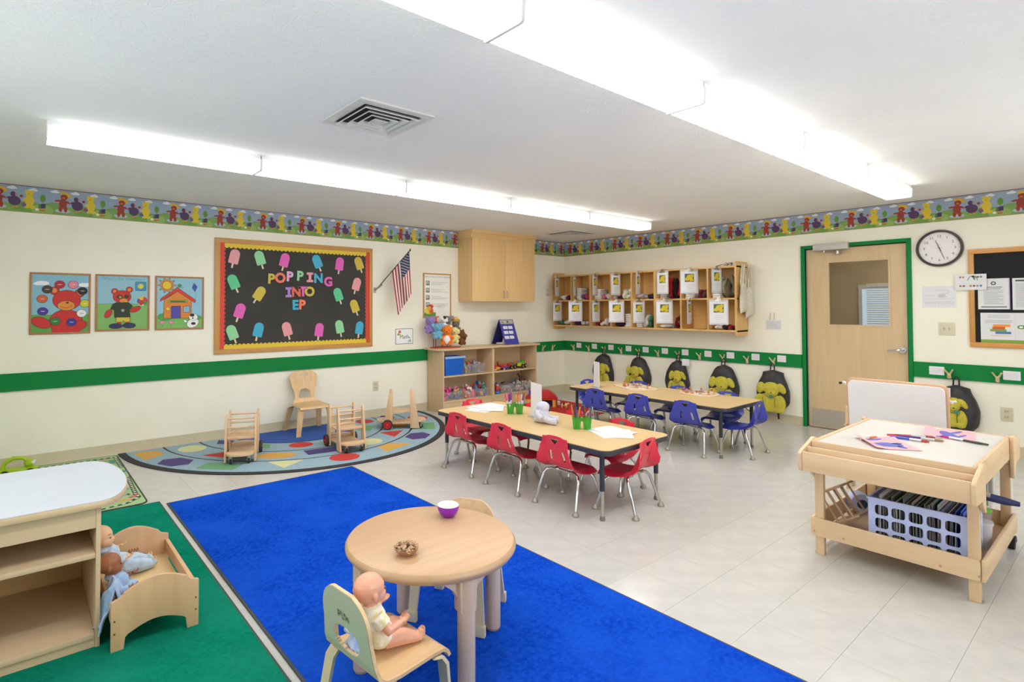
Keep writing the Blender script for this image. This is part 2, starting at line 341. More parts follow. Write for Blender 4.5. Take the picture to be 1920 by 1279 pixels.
# wallpaper border: generic toy bears, ducks, trees
def border(P, L, u0, per, phase):
    V0, V1 = 0.0, H-2.222; P.clip = (0, L, 0, V1)
    P.rect('#93a3b8', 0, L, V0, V1, 1); P.rect('#7f9f52', 0, L, V0, .075, 2)
    P.rect('#7c3f34', 0, L, V1-.006, V1, 9); P.rect('#a8743a', 0, L, 0, .004, 9)
    k = int((0-phase)/per)-1
    while phase+k*per < L+.2:
        u = phase+k*per; k += 1
        def pl(c, pts, layer):
            q = [(min(max(x+u, 0), L), y) for x, y in pts]
            if max(a for a, _ in q)-min(a for a, _ in q) > .004: P.poly(c, q, layer, .7)
        pl('#7a9c55', ell2(-.06, .05, .09, .06, 14), 2.2); pl('#6f9a4b', ell2(.2, .05, .13, .045, 14), 2.4); pl('#8fae5c', ell2(.3, .03, .08, .05, 14), 2.6)
        for cx, cy in ((-.06, .205), (.09, .205), (.235, .2)):
            pl('#dfe1e2', ell2(cx, cy, .035, .011, 10), 3); pl('#dfe1e2', ell2(cx+.005, cy+.008, .017, .011, 10), 3.2)
        pl('#a9bac9', ell2(0, .038, .058, .017, 12), 3)                       # puddle
        pl('#d7ab3a', ell2(.02, .19, .045, .02, 12, -20), 3.4)                # straw hat
        red = '#98392b'
        pl(red, ell2(.0, .105, .03, .045, 12), 4); pl(red, ell2(.008, .165, .027, .025, 12), 4.2); pl('#c9702f', ell2(.005, .158, .012, .009, 8), 5)
        pl(red, ell2(-.018, .055, .014, .028, 8), 4.4); pl(red, ell2(.02, .055, .014, .028, 8), 4.6); pl(red, ell2(-.04, .128, .024, .009, 8, 10), 4.8); pl(red, ell2(.036, .12, .02, .009, 8, -30), 4.8)
        pu = '#54395f'
        pl(pu, ell2(.108, .095, .044, .042, 12), 4); pl(pu, ell2(.098, .152, .019, .022, 10), 4.2); pl(pu, ell2(.07, .118, .018, .01, 8, 30), 4.4)
        pl('#cf7a3c', ell2(.118, .153, .01, .007, 8), 5); pl('#a5303c', ell2(.155, .14, .013, .012, 8), 4.6); pl('#d18a3f', ell2(.098, .04, .013, .007, 8), 4.6); pl('#d18a3f', ell2(.125, .048, .013, .007, 8), 4.6)
        ye = '#d8bd32'
        pl(ye, ell2(.212, .105, .034, .05, 12), 4); pl(ye, ell2(.21, .17, .03, .026, 12), 4.2); pl(ye, ell2(.187, .193, .01, .01, 8), 4.4); pl(ye, ell2(.234, .19, .01, .01, 8), 4.4)
        pl(ye, ell2(.195, .05, .022, .016, 8), 4.6); pl(ye, ell2(.232, .05, .022, .016, 8), 4.6); pl(ye, ell2(.18, .115, .02, .01, 8, 40), 4.6); pl('#8a6a20', ell2(.206, .16, .008, .003, 8), 5)
        pl('#5a5a94', ell2(.172, .066, .018, .018, 10), 5); pl('#b1473b', ell2(.168, .076, .013, .009, 8), 5.2)
        pl('#5f9138', ell2(.305, .135, .021, .034, 12), 4); pl('#6b8a3b', [(.302, .085), (.308, .085), (.308, .105), (.302, .105)], 4)
        pl('#473361', [(.292, .045), (.325, .05), (.325, .092), (.292, .086)], 5); pl('#51704a', [(.272, .045), (.292, .045), (.292, .086), (.278, .083)], 5)
        pl('#d08a3e', [(.278, .03), (.325, .032), (.325, .04), (.278, .04)], 5.4); pl('#e2dcca', ell2(.264, .034, .014, .012, 8), 5.2); pl('#a4502c', [(.285, .022), (.32, .024), (.32, .031), (.285, .03)], 5.4)
PA = Print((X0, -.0005, 2.222), (1, 0, 0), (0, 0, 1)); border(PA, -X0, 0, .451, -2.33-X0-.451*12); a = PA.obj('trim_4'); a['kind'] = 'structure'
PB = Print((-.0005, 0, 2.222), (0, -1, 0), (0, 0, 1)); border(PB, -Y0, 0, .4385, .13-.4385); a = PB.obj('trim_5'); a['kind'] = 'structure'

# door
dr = G(); F0, F1 = -3.581, -4.597
dr.box(-.022, .08, DL, F0, 0, 2.083); dr.box(-.022, .08, F1, DR, 0, 2.083); dr.box(-.022, .08, DR, DL, DH, 2.083)
fr = struct('trim_6', dr, M_GREEN, bevel=.003)
lf = G()
def holed(g, x0, x1, y0, y1, z0, z1, hy0, hy1, hz0, hz1):
    g.box(x0, x1, y0, hy0, z0, z1); g.box(x0, x1, hy1, y1, z0, z1); g.box(x0, x1, hy0, hy1, z0, hz0); g.box(x0, x1, hy0, hy1, hz1, z1)
holed(lf, .022, .066, DR+.012, DL-.012, .012, DH-.012, -4.397, -3.854, 1.18, 1.875)
door = obj('door_1', lf, W_DOOR); door['kind'] = 'structure'
g = G(); holed(g, .016, .024, -4.415, -3.836, 1.162, 1.893, -4.397, -3.854, 1.18, 1.875); obj('glass_bead', g, W_DOOR, door)
gm = bpy.data.materials.new('door_glass'); gm.use_nodes = True; n = gm.node_tree.nodes; n.clear(); o_ = n.new('ShaderNodeOutputMaterial'); mx = n.new('ShaderNodeMixShader'); tr = n.new('ShaderNodeBsdfTransparent'); gl = n.new('ShaderNodeBsdfGlossy'); gl.inputs['Roughness'].default_value = .03
fz = n.new('ShaderNodeFresnel'); fz.inputs['IOR'].default_value = 1.5; gm.node_tree.links.new(fz.outputs[0], mx.inputs[0]); gm.node_tree.links.new(tr.outputs[0], mx.inputs[1]); gm.node_tree.links.new(gl.outputs[0], mx.inputs[2]); gm.node_tree.links.new(mx.outputs[0], o_.inputs[0]); tr.inputs[0].default_value = (.93, .92, .88, 1)
obj('glass_pane', G().box(.041, .045, -4.397, -3.854, 1.18, 1.875), gm, door)
obj('kick_plate', G().box(.019, .022, -4.53, -3.66, .025, .217), C('#b3ab9c', .4, .35), door)
g = G(); g.box(.012, .03, DL-.012, DL-.005, .02, DH-.01); obj('hinge_strip', g, C('#8f9396', .4, .6), door)
g = G(); g.cyl((.022, -4.505, .93), (.004, -4.505, .93), .034, n=20); g.cyl((.004, -4.505, .93), (-.04, -4.505, .93), .013)
g.tube([(-.035, -4.505, .93), (-.042, -4.49, .93), (-.044, -4.45, .925), (-.042, -4.39, .92)], [.011, .012, .01, .008]); obj('handle', g, CHROME, door, label='chrome lever handle')
cl = G(); cl.box(-.075, -.023, -4.067, -3.724, 2.013, 2.088)
dc = obj('door_closer', cl, C('#bdbab2', .4, .3), None, bevel=.006); tag(dc, 'silver grey door closer box on the green frame above the door', 'door closer')
g = G(); g.tube([(-.05, -3.83, 2.01), (-.05, -3.83, 1.99)], .012); g.tube([(-.05, -3.83, 1.995), (-.09, -3.92, 1.99), (-.03, -3.95, 1.985)], .008); g.cyl((-.035, -3.955, 2.0), (-.035, -3.955, 1.965), .022); g.box(-.04, .02, -3.98, -3.93, 1.97, 1.985); obj('closer_arm', g, STEEL, dc)
# corridor window with blinds seen through the door glass
g = G(); g.box(2.03, 2.1, -4.35, -3.57, .8, 1.68); wd = obj('corridor_window', g, C('#c3c3bd', .5)); tag(wd, 'grey framed opening with striped blinds seen through the door glass', 'window')
sk = bpy.data.materials.new('daylit_sky'); sk.use_nodes = True; e = sk.node_tree.nodes['Principled BSDF']; e.inputs['Emission Color'].default_value = (.55, .72, .95, 1); e.inputs['Emission Strength'].default_value = .55; e.inputs['Base Color'].default_value = (.1, .1, .1, 1)
obj('pane', G().box(2.0, 2.03, -4.28, -3.62, .85, 1.62), sk, wd)
bl = G()
for k in range(26): bl.box(1.97, 1.995, -4.30, -3.68, .93+k*.03, .943+k*.03)
obj('blind', bl, C('#dcdcd8', .6), wd, kind='stuff')
area('corridor_lamp', (1.1, -4.1, 2.38), (0, 0, 0), .4, 1.2, 9, (1, .95, .85))

# ceiling lights: wraparound fluorescents, two rows of five
EM = bpy.data.materials.new('lit_prismatic_lens'); EM.use_nodes = True; nt = EM.node_tree; b = nt.nodes['Principled BSDF']
b.inputs['Base Color'].default_value = (.9, .9, .88, 1); b.inputs['Roughness'].default_value = .3
b.inputs['Emission Color'].default_value = (1, .985, .95, 1)
tc = nt.nodes.new('ShaderNodeTexCoord'); sp = nt.nodes.new('ShaderNodeSeparateXYZ'); ab = nt.nodes.new('ShaderNodeMath'); ab.operation = 'ABSOLUTE'
mr = nt.nodes.new('ShaderNodeMapRange'); mr.inputs[1].default_value = .50; mr.inputs[2].default_value = .61; mr.inputs[3].default_value = LAMP; mr.inputs[4].default_value = LAMP*.1
mr.interpolation_type = 'SMOOTHSTEP'
nt.links.new(tc.outputs['Object'], sp.inputs[0]); nt.links.new(sp.outputs[0], ab.inputs[0]); nt.links.new(ab.outputs[0], mr.inputs[0])
# the flat bottom of the lens gives most of the light, its upright sides much less
sn = nt.nodes.new('ShaderNodeSeparateXYZ'); nt.links.new(tc.outputs['Normal'], sn.inputs[0]); m2 = nt.nodes.new('ShaderNodeMapRange'); m2.inputs[1].default_value = -.9; m2.inputs[2].default_value = -.2; m2.inputs[3].default_value = 1; m2.inputs[4].default_value = .26
nt.links.new(sn.outputs[2], m2.inputs[0]); mm_ = nt.nodes.new('ShaderNodeMath'); mm_.operation = 'MULTIPLY'; nt.links.new(mr.outputs[0], mm_.inputs[0]); nt.links.new(m2.outputs[0], mm_.inputs[1]); nt.links.new(mm_.outputs[0], b.inputs['Emission Strength'])
LN = 1.22
lens = mesh(G().prism([(-.102, -.002), (-.096, -.068), (-.085, -.074), (.085, -.074), (.096, -.068), (.102, -.002)], LN-.012, (-(LN-.012)/2, 0, 0), (0, 1, 0), (0, 0, 1)), EM)
body = mesh(G().box(-LN/2+.004, LN/2-.004, -.098, .098, -.004, .025), WHITE)
endc = []
for sx in (-1, 1):
    ec = G(); ec.prism([(-.105, .0), (-.1, -.073), (-.088, -.079), (.088, -.079), (.1, -.073), (.105, .0)], .006, (sx*(LN/2)-.003*(1+sx), 0, 0), (0, 1, 0), (0, 0, 1))
    endc.append(mesh(ec, C('#d9d8d2', .4)))
for r, (yc, rn) in enumerate(((-2.2254+.102, 'nearer the bulletin board'), (-4.8125+.102, 'nearer the door'))):
    for k in range(5):
        xc = -.934-LN*(k+.5); ordn = ['farthest', 'second farthest', 'middle one', 'second nearest', 'nearest'][k]
        t = thing('ceiling_light', 'lit white ceiling fixture, %s of the row %s' % (ordn, rn), 'ceiling light', (xc, yc, H-.025), 0, 'fluorescent ceiling fixtures')
        obj('housing', body, None, t); obj('diffuser', lens, None, t); [obj('end_cap', e_, None, t) for e_ in endc]
# vents
def vent(label, cx, cy, s, dark=True):
    t = thing('ceiling_vent', label, 'vent', (cx, cy, H)); M = C('#cfcec8', .45); o = s/2
    g = G()
    def ring(a, b, z0, z1):
        g.box(-a, a, -a, -b, z0, z1); g.box(-a, a, b, a, z0, z1); g.box(-a, -b, -b, b, z0, z1); g.box(b, a, -b, b, z0, z1)
    ring(o, o-.055, -.012, 0); obj('frame', g, M, t, bevel=.003)
    obj('backing', G().box(-o+.05, o-.05, -o+.05, o-.05, -.004, -.001), C('#3b3a37', .8), t)
    rr = o-.06; k = 0
    while rr > .04:
        g = G(); a, b_ = rr, rr-.022     # sloping louvre ring
        vs = []
        for q, z in ((b_, -.006), (a, -.024), (a-.003, -.028), (b_-.003, -.010)): vs += [(-q, -q, z), (q, -q, z), (q, q, z), (-q, q, z)]
        fs = [(i*4+j, i*4+(j+1) % 4, ((i+1) % 4)*4+(j+1) % 4, ((i+1) % 4)*4+j) for i in range(4) for j in range(4)]
        g.add(vs, fs); obj('louvre', g, M, t); rr -= .044; k += 1
    obj('centre_plate', G().box(-.032, .032, -.032, .032, -.028, -.022), M, t)
vent('square white ceiling air diffuser nearer the camera between the light rows', -5.565, -3.41, .47)
vent('low square white ceiling diffuser in the far corner above the cabinet', -.88, -.87, .55)
# ---------------- things on the left wall ----------------
AU, AV = (1, 0, 0), (0, 0, 1)
def frame_rect(g, x0, x1, z0, z1, w, y0, y1):
    g.box(x0, x1, y0, y1, z0, z0+w); g.box(x0, x1, y0, y1, z1-w, z1); g.box(x0, x0+w, y0, y1, z0+w, z1-w); g.box(x1-w, x1, y0, y1, z0+w, z1-w)
def framed(name, label, cat, x0, x1, z0, z1, draw, w=.016, fm=None, group=None):
    """picture on the left wall; draw(P,w,h) prints in metres from the lower left corner"""
    t = thing(name, label, cat, (x0, 0, z0), 0, group); W_, H_ = x1-x0, z1-z0
    g = G(); frame_rect(g, 0, W_, 0, H_, w, -.014, 0) if w else None
    if w: obj('frame', g, fm or C('#a9713f', .45), t, bevel=.003)
    obj('backing', G().box(w*.5, W_-w*.5, -.006, -.001, w*.5, H_-w*.5), PAPER, t)
    P = Print((0, -.0062, 0), AU, AV); P.clip = (.002 if not w else w-.004, W_-(.002 if not w else w-.004), .002 if not w else w-.004, H_-(.002 if not w else w-.004)); draw(P, W_, H_); P.obj('print', t); return t
K = '#2a2522'
def outl(P, c, pts, L, w=.0035):
    P.poly(c, pts, L); P.line(K, pts+[pts[0]], w, L+.5)
def poster1(P, w, h):
    P.rect('#86b7c9', .01, w-.01, .01, h-.01, 1); P.rect('#5f9c45', .01, w-.01, .01, .175, 2)
    for cx, cy, r in ((.09, .455, .05), (.06, .45, .035), (.40, .445, .045), (.43, .45, .035)): P.poly('#e8eaea', ell2(cx, cy, r, r*.4), 3)
    R = '#c8271f'
    outl(P, R, ell2(.265, .11, .125, .11), 4); outl(P, R, ell2(.178, .388, .036, .036), 4); outl(P, R, ell2(.362, .368, .038, .036), 4)
    P.poly('#d98a35', ell2(.176, .391, .02), 6); P.poly('#d98a35', ell2(.366, .370, .02), 6)
    outl(P, R, ell2(.268, .305, .104, .09), 7); outl(P, '#dd8a30', ell2(.265, .255, .066, .045), 9); P.poly(K, ell2(.272, .282, .012, .007), 11)
    P.line(K, [(.22, .25), (.245, .238), (.27, .236), (.295, .245), (.31, .262)], .003, 11)
    outl(P, R, ell2(.085, .105, .075, .045, 16, -25), 12); outl(P, R, ell2(.35, .07, .075, .045, 16, 20), 12)
    P.rect(R, .16, .37, .012, .045, 13)
    for cx, cy, c in ((.125, .40, '#4b362c'), (.215, .445, '#b0202a'), (.315, .445, '#df7f93'), (.385, .39, '#221f20'), (.405, .275, '#cfc423'), (.38, .185, '#e6e4df'), (.305, .105, '#34308a'), (.185, .115, '#2f7a34'), (.095, .205, '#4a2f96'), (.09, .315, '#cf5b33')):
        outl(P, c, ell2(cx, cy, .038, .035), 15, .003); P.rect('#e7e3dc' if c != '#e6e4df' else '#333333', cx-.014, cx+.014, cy-.002, cy+.002, 17)
framed('color_poster', 'framed poster of a red bear ringed by coloured discs, leftmost of three', 'poster', -7.071, -6.622, 1.15, 1.70, poster1)
def poster2(P, w, h):
    P.rect('#8fbcc8', .01, w-.01, .01, h-.01, 1); P.rect('#7fb060', .01, w-.01, .01, .255, 2); P.line('#4c8a4a', [(.01, .255), (.2, .262), (w-.01, .25)], .004, 3)
    P.text('#5f93a5', "What's the Weather?", w/2, h-.04, .041, 3)
    outl(P, '#3f92b0', rrect(.325, .415, .385, .47, .008), 3); P.poly('#e0c84a', ell2(.37, .428, .024), 5)
    R = '#c8271f'
    for cx in (.155, .275): outl(P, R, ell2(cx, .375+(cx-.155)*.15, .028), 4); P.poly('#d98a35', ell2(cx, .375+(cx-.155)*.15, .015), 6)
    outl(P, R, ell2(.215, .325, .075, .06), 7); outl(P, '#dd8a30', ell2(.228, .285, .036, .026), 8); P.poly('#3d3a22', ell2(.195, .325, .027, .018), 9); P.poly('#3d3a22', ell2(.252, .328, .022, .018), 9); P.poly('#c9a13a', ell2(.2, .322, .012, .008), 10)
    outl(P, R, ell2(.105, .165, .045, .025, 14, 60), 5); outl(P, R, ell2(.325, .205, .05, .025, 14, 25), 5)
    outl(P, '#27301f', [(.155, .125), (.15, .2), (.12, .21), (.14, .255), (.17, .27), (.27, .27), (.305, .235), (.275, .2), (.285, .13)], 11)
    P.poly('#8fa08a', ell2(.222, .195, .014), 13)
    outl(P, '#cdb93f', [(.165, .085), (.17, .13), (.28, .13), (.285, .085), (.235, .083), (.228, .1), (.22, .083)], 12)
    P.rect(R, .175, .21, .06, .085, 12); P.rect(R, .24, .275, .06, .085, 12); outl(P, '#232c52', ell2(.165, .047, .055, .025), 13); outl(P, '#232c52', ell2(.275, .05, .055, .025), 13)
    for k, c in enumerate(('#cf3a2c', '#e0b93a', '#3c55a8', '#e9e6de', '#3f8d4a')):
        P.poly(c, [(.385, .285)]+ell2(.385, .285, .045, .045, 5, 0, k*72, k*72+72), 14)
    P.poly('#c92a22', ell2(.375, .27, .022, .026), 16)
framed('weather_poster', "framed weather poster with a bear in sunglasses, middle of three", 'poster', -6.587, -6.139, 1.165, 1.70, poster2)
def poster3(P, w, h):
    P.rect('#8ebfd0', .01, w-.01, .01, h-.01, 1); P.rect('#78b35a', .01, w-.01, .01, .13, 2); P.poly('#4c9a4c', ell2(.09, .13, .07, .04), 3); P.poly('#4c9a4c', ell2(.36, .12, .07, .03), 3)
    sun = []
    for k in range(20): r = .085 if k % 2 == 0 else .05; sun.append((.105+r*math.cos(k*PI/10), .445+r*math.sin(k*PI/10)))
    outl(P, '#cf8440', sun, 4, .003); outl(P, '#e3c12f', ell2(.105, .445, .042), 6)
    outl(P, '#d9812f', [(.075, .115), (.08, .3), (.2, .385), (.33, .3), (.33, .115)], 7); outl(P, '#cf3a22', [(.045, .285), (.05, .315), (.2, .425), (.37, .3), (.365, .27), (.2, .385)], 9)
    outl(P, '#7fae35', [(.12, .27), (.12, .295), (.29, .3), (.29, .275)], 10, .0025); P.rect('#47403a', .135, .275, .278, .29, 12)
    outl(P, '#4c45a0', [(.145, .115), (.145, .235), (.23, .24), (.23, .115)], 10); outl(P, '#7fb3cf', [(.255, .175), (.255, .235), (.315, .24), (.315, .175)], 10); outl(P, '#e0c63a', sum([[(.115+(.03 if k % 2 == 0 else .013)*math.sin(k*PI/5), .21+(.03 if k % 2 == 0 else .013)*math.cos(k*PI/5))] for k in range(10)], []), 11, .002)
    outl(P, '#3c4fae', [(.335, .425), (.355, .475), (.385, .435), (.365, .385)], 6, .002); P.line('#3e7d4d', [(.365, .385), (.375, .34), (.365, .3)], .002, 6); P.poly('#3f8d4a', ell2(.22, .445, .02, .016), 6); P.line(K, [(.18, .43), (.26, .425)], .003, 6)
    for cx in (.065, .145): P.line('#2f7d3a', [(cx, .03), (cx, .08)], .004, 5); outl(P, '#d98aa5', [(cx-.022, .07), (cx-.022, .088), (cx-.01, .094), (cx, .086), (cx+.01, .094), (cx+.022, .088), (cx+.022, .07), (cx, .052)], 6, .002)
    outl(P, '#eceae6', ell2(.345, .065, .06, .045, 16, 30), 13, .003); outl(P, '#eceae6', ell2(.35, .125, .042, .035), 15, .003); P.poly('#262424', ell2(.338, .145, .022, .016), 17); P.poly('#262424', ell2(.345, .115, .008), 17); outl(P, '#eceae6', ell2(.275, .085, .02, .012, 10, -30), 14, .003); P.poly('#262424', ell2(.35, .06, .022, .014), 17)
framed('house_poster', 'framed poster of an orange house, sun and spotted cow, rightmost of three', 'poster', -6.092, -5.642, 1.163, 1.70, poster3)

# bulletin board
bx0, bx1, bz0, bz1 = -5.541, -3.661, .894, 2.122
bb = thing('bulletin_board', 'large oak framed bulletin board with paper ice pops on black paper', 'bulletin board', (bx0, 0, bz0)); BW, BH = bx1-bx0, bz1-bz0
for a, b_ in ((0, .05), (BH-.05, BH)): obj('frame_rail', G().box(0, BW, -.022, 0, a, b_), W_OAK_X, bb, bevel=.004)
for a, b_ in ((0, .055), (BW-.045, BW)): obj('frame_stile', G().box(a, b_, -.0225, 0, .05, BH-.05), W_OAK_Z, bb, bevel=.004)
M_BLK = noise_mat('black_kraft_paper', '#393835', '#413f3b', nscale=2, rough=.7, bump=.45, bscale=4, spec=.25, bdist=.01)
obj('black_paper', G().box(.05, BW-.04, -.006, -.001, .05, BH-.05), M_BLK, bb)
def scallop(horizontal, a0, a1, edge, depth, sgn):
    n = int((a1-a0)/.045); pts = [(a0, edge)]
    for k in range(n+1):
        t = a0+(a1-a0)*k/n; pts.append((t, edge+sgn*(depth-.017)))
        if k < n: pts += [(t+(a1-a0)/n*q, edge+sgn*(depth-.017+.018*math.sin(PI*q))) for q in (.3, .7)]
    pts.append((a1, edge)); return pts if horizontal else [(y, x) for x, y in pts]
for nm, c, pts, L in (('yellow_border', '#dfbf33', scallop(True, .1, BW-.085, BH-.05, .055, -1), 4), ('yellow_border', '#dfbf33', scallop(True, .1, BW-.085, .05, .055, 1), 4),
                      ('red_border', '#d8412f', scallop(False, .05, BH-.05, .055, .058, 1), 0), ('red_border', '#d8412f', scallop(False, .05, BH-.05, BW-.045, .055, -1), 0)):
    g = G(); g.prism(pts, .0012, (0, -.0075-L*.0004, 0), AU, AV); obj(nm, g, C(c, .6), bb)
PC = {'pk': '#e39a9c', 'lg': '#8ed09a', 'mg': '#df5fb4', 'bl': '#3fa9c9', 'mu': '#c9b244', 'gr': '#5cc48c', 'co': '#f0795c', 'li': '#dba9cf', 'pu': '#a57fc4', 're': '#e5644a'}
PN = {'pk': 'pink', 'lg': 'pale green', 'mg': 'magenta', 'bl': 'blue', 'mu': 'mustard', 'gr': 'green', 'co': 'coral', 'li': 'lilac', 'pu': 'purple', 're': 'red'}
pops = [(-5.34, 1.93, -13, 'pk'), (-5.07, 1.93, 17, 'lg'), (-4.79, 1.92, -14, 'mg'), (-4.4, 1.925, 23, 'bl'), (-4.11, 1.91, -8, 'mg'), (-3.85, 1.93, 20, 'mu'), (-5.35, 1.66, 23, 'gr'), (-5.07, 1.54, -32, 'mu'), (-5.28, 1.35, -17, 'mg'), (-5.36, 1.12, 20, 'lg'), (-5.08, 1.14, -13, 'bl'), (-4.76, 1.14, 15, 'pk'), (-4.37, 1.12, -8, 'mg'), (-4.11, 1.15, 11, 'lg'), (-3.84, 1.13, -9, 'bl'), (-3.88, 1.67, -16, 'pk'), (-4.13, 1.54, 20, 'gr'), (-3.91, 1.4, 21, 'mu')]
popo = rrect(-.052, .052, -.075, .02, .012)[10:] + []
outline = ell2(0, .028, .052, .052, 12, 0, 0, 180)+[(-.052, -.068), (-.045, -.077), (.045, -.077), (.052, -.068)]
popme = {}
for x, z, a, c in pops:
    if c not in popme: popme[c] = mesh(G().prism(outline, -.004, (0, 0, 0), AU, AV), C(PC[c], .6))
    o = obj('ice_pop', popme[c], None, bb, (x-bx0, -.014, z-bz0), (0, -math.radians(a), 0), label=PN[c]+' paper ice pop')
    obj('stick', G().box(-.009, .009, -.0, .002, -.125, -.07), C('#e3cfae', .6), o)
for ch, x, z, c in [('P', -4.944, 1.699, 'mu'), ('O', -4.841, 1.712, 'co'), ('P', -4.733, 1.732, 'li'), ('P', -4.611, 1.742, 'lg'), ('I', -4.489, 1.735, 'pk'), ('N', -4.384, 1.723, 'bl'), ('G', -4.259, 1.685, 'mg'), ('I', -4.74, 1.557, 'pu'), ('N', -4.654, 1.558, 're'), ('T', -4.573, 1.563, 'mg'), ('O', -4.493, 1.564, 'mu'), ('E', -4.665, 1.408, 'bl'), ('P', -4.585, 1.411, 'co')]:
    g = G()
    if ch == 'I':
        g.prism([(-.04, -.057), (.04, -.057), (.04, -.03), (.016, -.03), (.016, .03), (.04, .03), (.04, .057), (-.04, .057), (-.04, .03), (-.016, .03), (-.016, -.03), (-.04, -.03)], .004, (0, 0, 0), (1, 0, 0), (0, 0, 1))
    else:
        v, f = text2d(ch, .148, .045); v3 = [(p[0], -.004, p[1]) for p in v]; g.add(v3, f); g.add([(p[0], 0, p[1]) for p in v], [q[::-1] for q in f])
        from collections import Counter
        ed = Counter(); dr_ = {}
        for q in f:
            for i in range(len(q)): e = (q[i], q[(i+1) % len(q)]); ed[tuple(sorted(e))] += 1; dr_[tuple(sorted(e))] = e
        n = len(v)
        for k_, cnt in ed.items():
            if cnt == 1: a, b_ = dr_[k_]; g.f.append([a, a+n, b_+n, b_]); g.mi.append(0)
    obj('letter', g, C(PC[c], .6), bb, (x-bx0, -.014, z-bz0), (0, {'P': .03}.get(ch, -.02), 0), label='%s letter %s' % (PN[c], ch))

# flag
fl_ = thing('flag', 'small american flag on a slanted pole beside the bulletin board', 'flag', (-3.62, 0, 1.6))
g = G(); g.tube([(.0, -.01, 0), (.05, -.1, .07)], .011); g.box(-.02, .02, -.006, 0, -.035, .035); obj('bracket', g, STEEL, fl_)
p0, p1 = Vector((.02, -.045, .03)), Vector((.30, -.36, .50)); g = G(); g.tube([p0, p1], .006); obj('pole', g, C('#3a332c', .5), fl_); g = G(); g.ell(p1, (.009, .009, .02)); obj('finial', g, C('#3a332c'), fl_)
a0 = p0.lerp(p1, .44); a1 = p0.lerp(p1, .97)
def flagpt(u, v):   # u along the pole from tip, v along the fly, hanging down in folds
    q = a1.lerp(a0, u); q = Vector(q)
    drop = v*(.66-.13*(1-u)) if True else 0
    fold = .022*math.sin(u*9+v*2.5)*(.3+v)
    cx = a1.lerp(a0, .30)
    q = Vector((q.x+(cx.x-q.x)*v*.12+.05*v, q.y+(cx.y-q.y)*v*.3+fold, q.z-drop*(1-.16*u))); q.x += fold*.5
    return q
red, wht, nav = C('#a6323b', .8), C('#e6e2da', .8), C('#2c3157', .8)
fg = G(); mats = [red, wht, nav]; NU, NV = 26, 30
for i in range(NU):
    for j in range(NV):
        u, v = i/NU, j/NV; uc = (i+.5)/NU; vc = (j+.5)/NV
        fg.cur = 2 if (uc < 7/13 and vc < .4) else (int(uc*13) % 2)
        q = [flagpt(*t_) for t_ in ((u, v), (u+1/NU, v), (u+1/NU, v+1/NV), (u, v+1/NV))]; fg.add(q, [(0, 1, 2, 3)])
bn = obj('banner', mesh(fg, mats), None, fl_)
g = G()
for r_ in range(9):
    for c_ in range(6 if r_ % 2 == 0 else 5):
        u = (r_+1)/10*7/13; v = ((c_+.5 if r_ % 2 == 0 else c_+1)/6)*.4
        q = flagpt(u, v); du = (flagpt(u+.01, v)-q).normalized(); dv = (flagpt(u, v+.01)-q).normalized(); nn = du.cross(dv).normalized()
        for s_ in (-1, 1): g.add([q+nn*s_*.0015+(du*math.cos(t_*2*PI/6)+dv*math.sin(t_*2*PI/6))*.0062 for t_ in range(6)], [list(range(6))[::s_]])
obj('star_field', g, wht, bn, kind='stuff')

def rules(P, w, h):
    P.rect('#eceae4', .012, w-.012, .012, h-.012, 1); P.text('#7f96a8', 'FRIENDS HAVE GOOD MANNERS', w/2, h-.05, .032, 3)
    for k in range(4):
        z = h-.135-k*.098; P.rect('#53585a', .045, .105, z-.03, z+.03, 3); P.rect('#d8d8d2', .053, .09+.004*(k % 2), z-.015, z+.022, 4); P.rect('#6b7d78', .066, .078, z-.028, z+.012, 5)
        for q in range(3): P.rect('#9fa09c', .135, w-.05-.06*((k+q) % 3), z+.012-q*.018, z+.016-q*.018, 3)
    P.rect('#4f9a3c', .012, .21, .012, .075, 3); P.poly('#e0c840', ell2(.09, .1, .065, .05), 4); P.poly('#cf5a33', ell2(.135, .095, .035, .04), 5); P.poly('#c0452b', ell2(.12, .155, .05, .03), 5); P.poly('#e3a33b', ell2(.1, .13, .03), 6)
    for q in range(3): P.rect('#a5a6a2', .23, w-.05-.03*q, .17-.018*q, .174-.018*q, 3)
framed('rules_poster', 'tall oak framed notice with four small pictures beside the wall cabinet', 'poster', -2.877, -2.403, 1.238, 1.847, rules, .018, W_OAK_Z)
def mathsign(P, w, h):
    P.rect('#3c4660', 0, w, 0, h, 1); P.rect('#eeeeec', .008, w-.008, .008, h-.008, 2); P.text('#20201f', 'Math', w*.5, h*.46, .07, 4)
    P.rect('#d5653a', .045, .085, h-.06, h-.025, 4); P.poly('#6aa35a', ell2(.045, h-.075, .02, .013), 4); P.poly('#d8b23a', ell2(.075, h-.085, .014), 5)
    for q in range(5): P.line('#39404a', [(w-.085+q*.013, .02), (w-.06+q*.006, .055+.012*(q % 2))], .004, 4)
    P.poly('#39404a', ell2(w-.06, .085, .008), 4)
framed('math_sign', 'white sign reading Math above the green rail', 'sign', -3.315, -3.041, .9, 1.105, mathsign, 0)
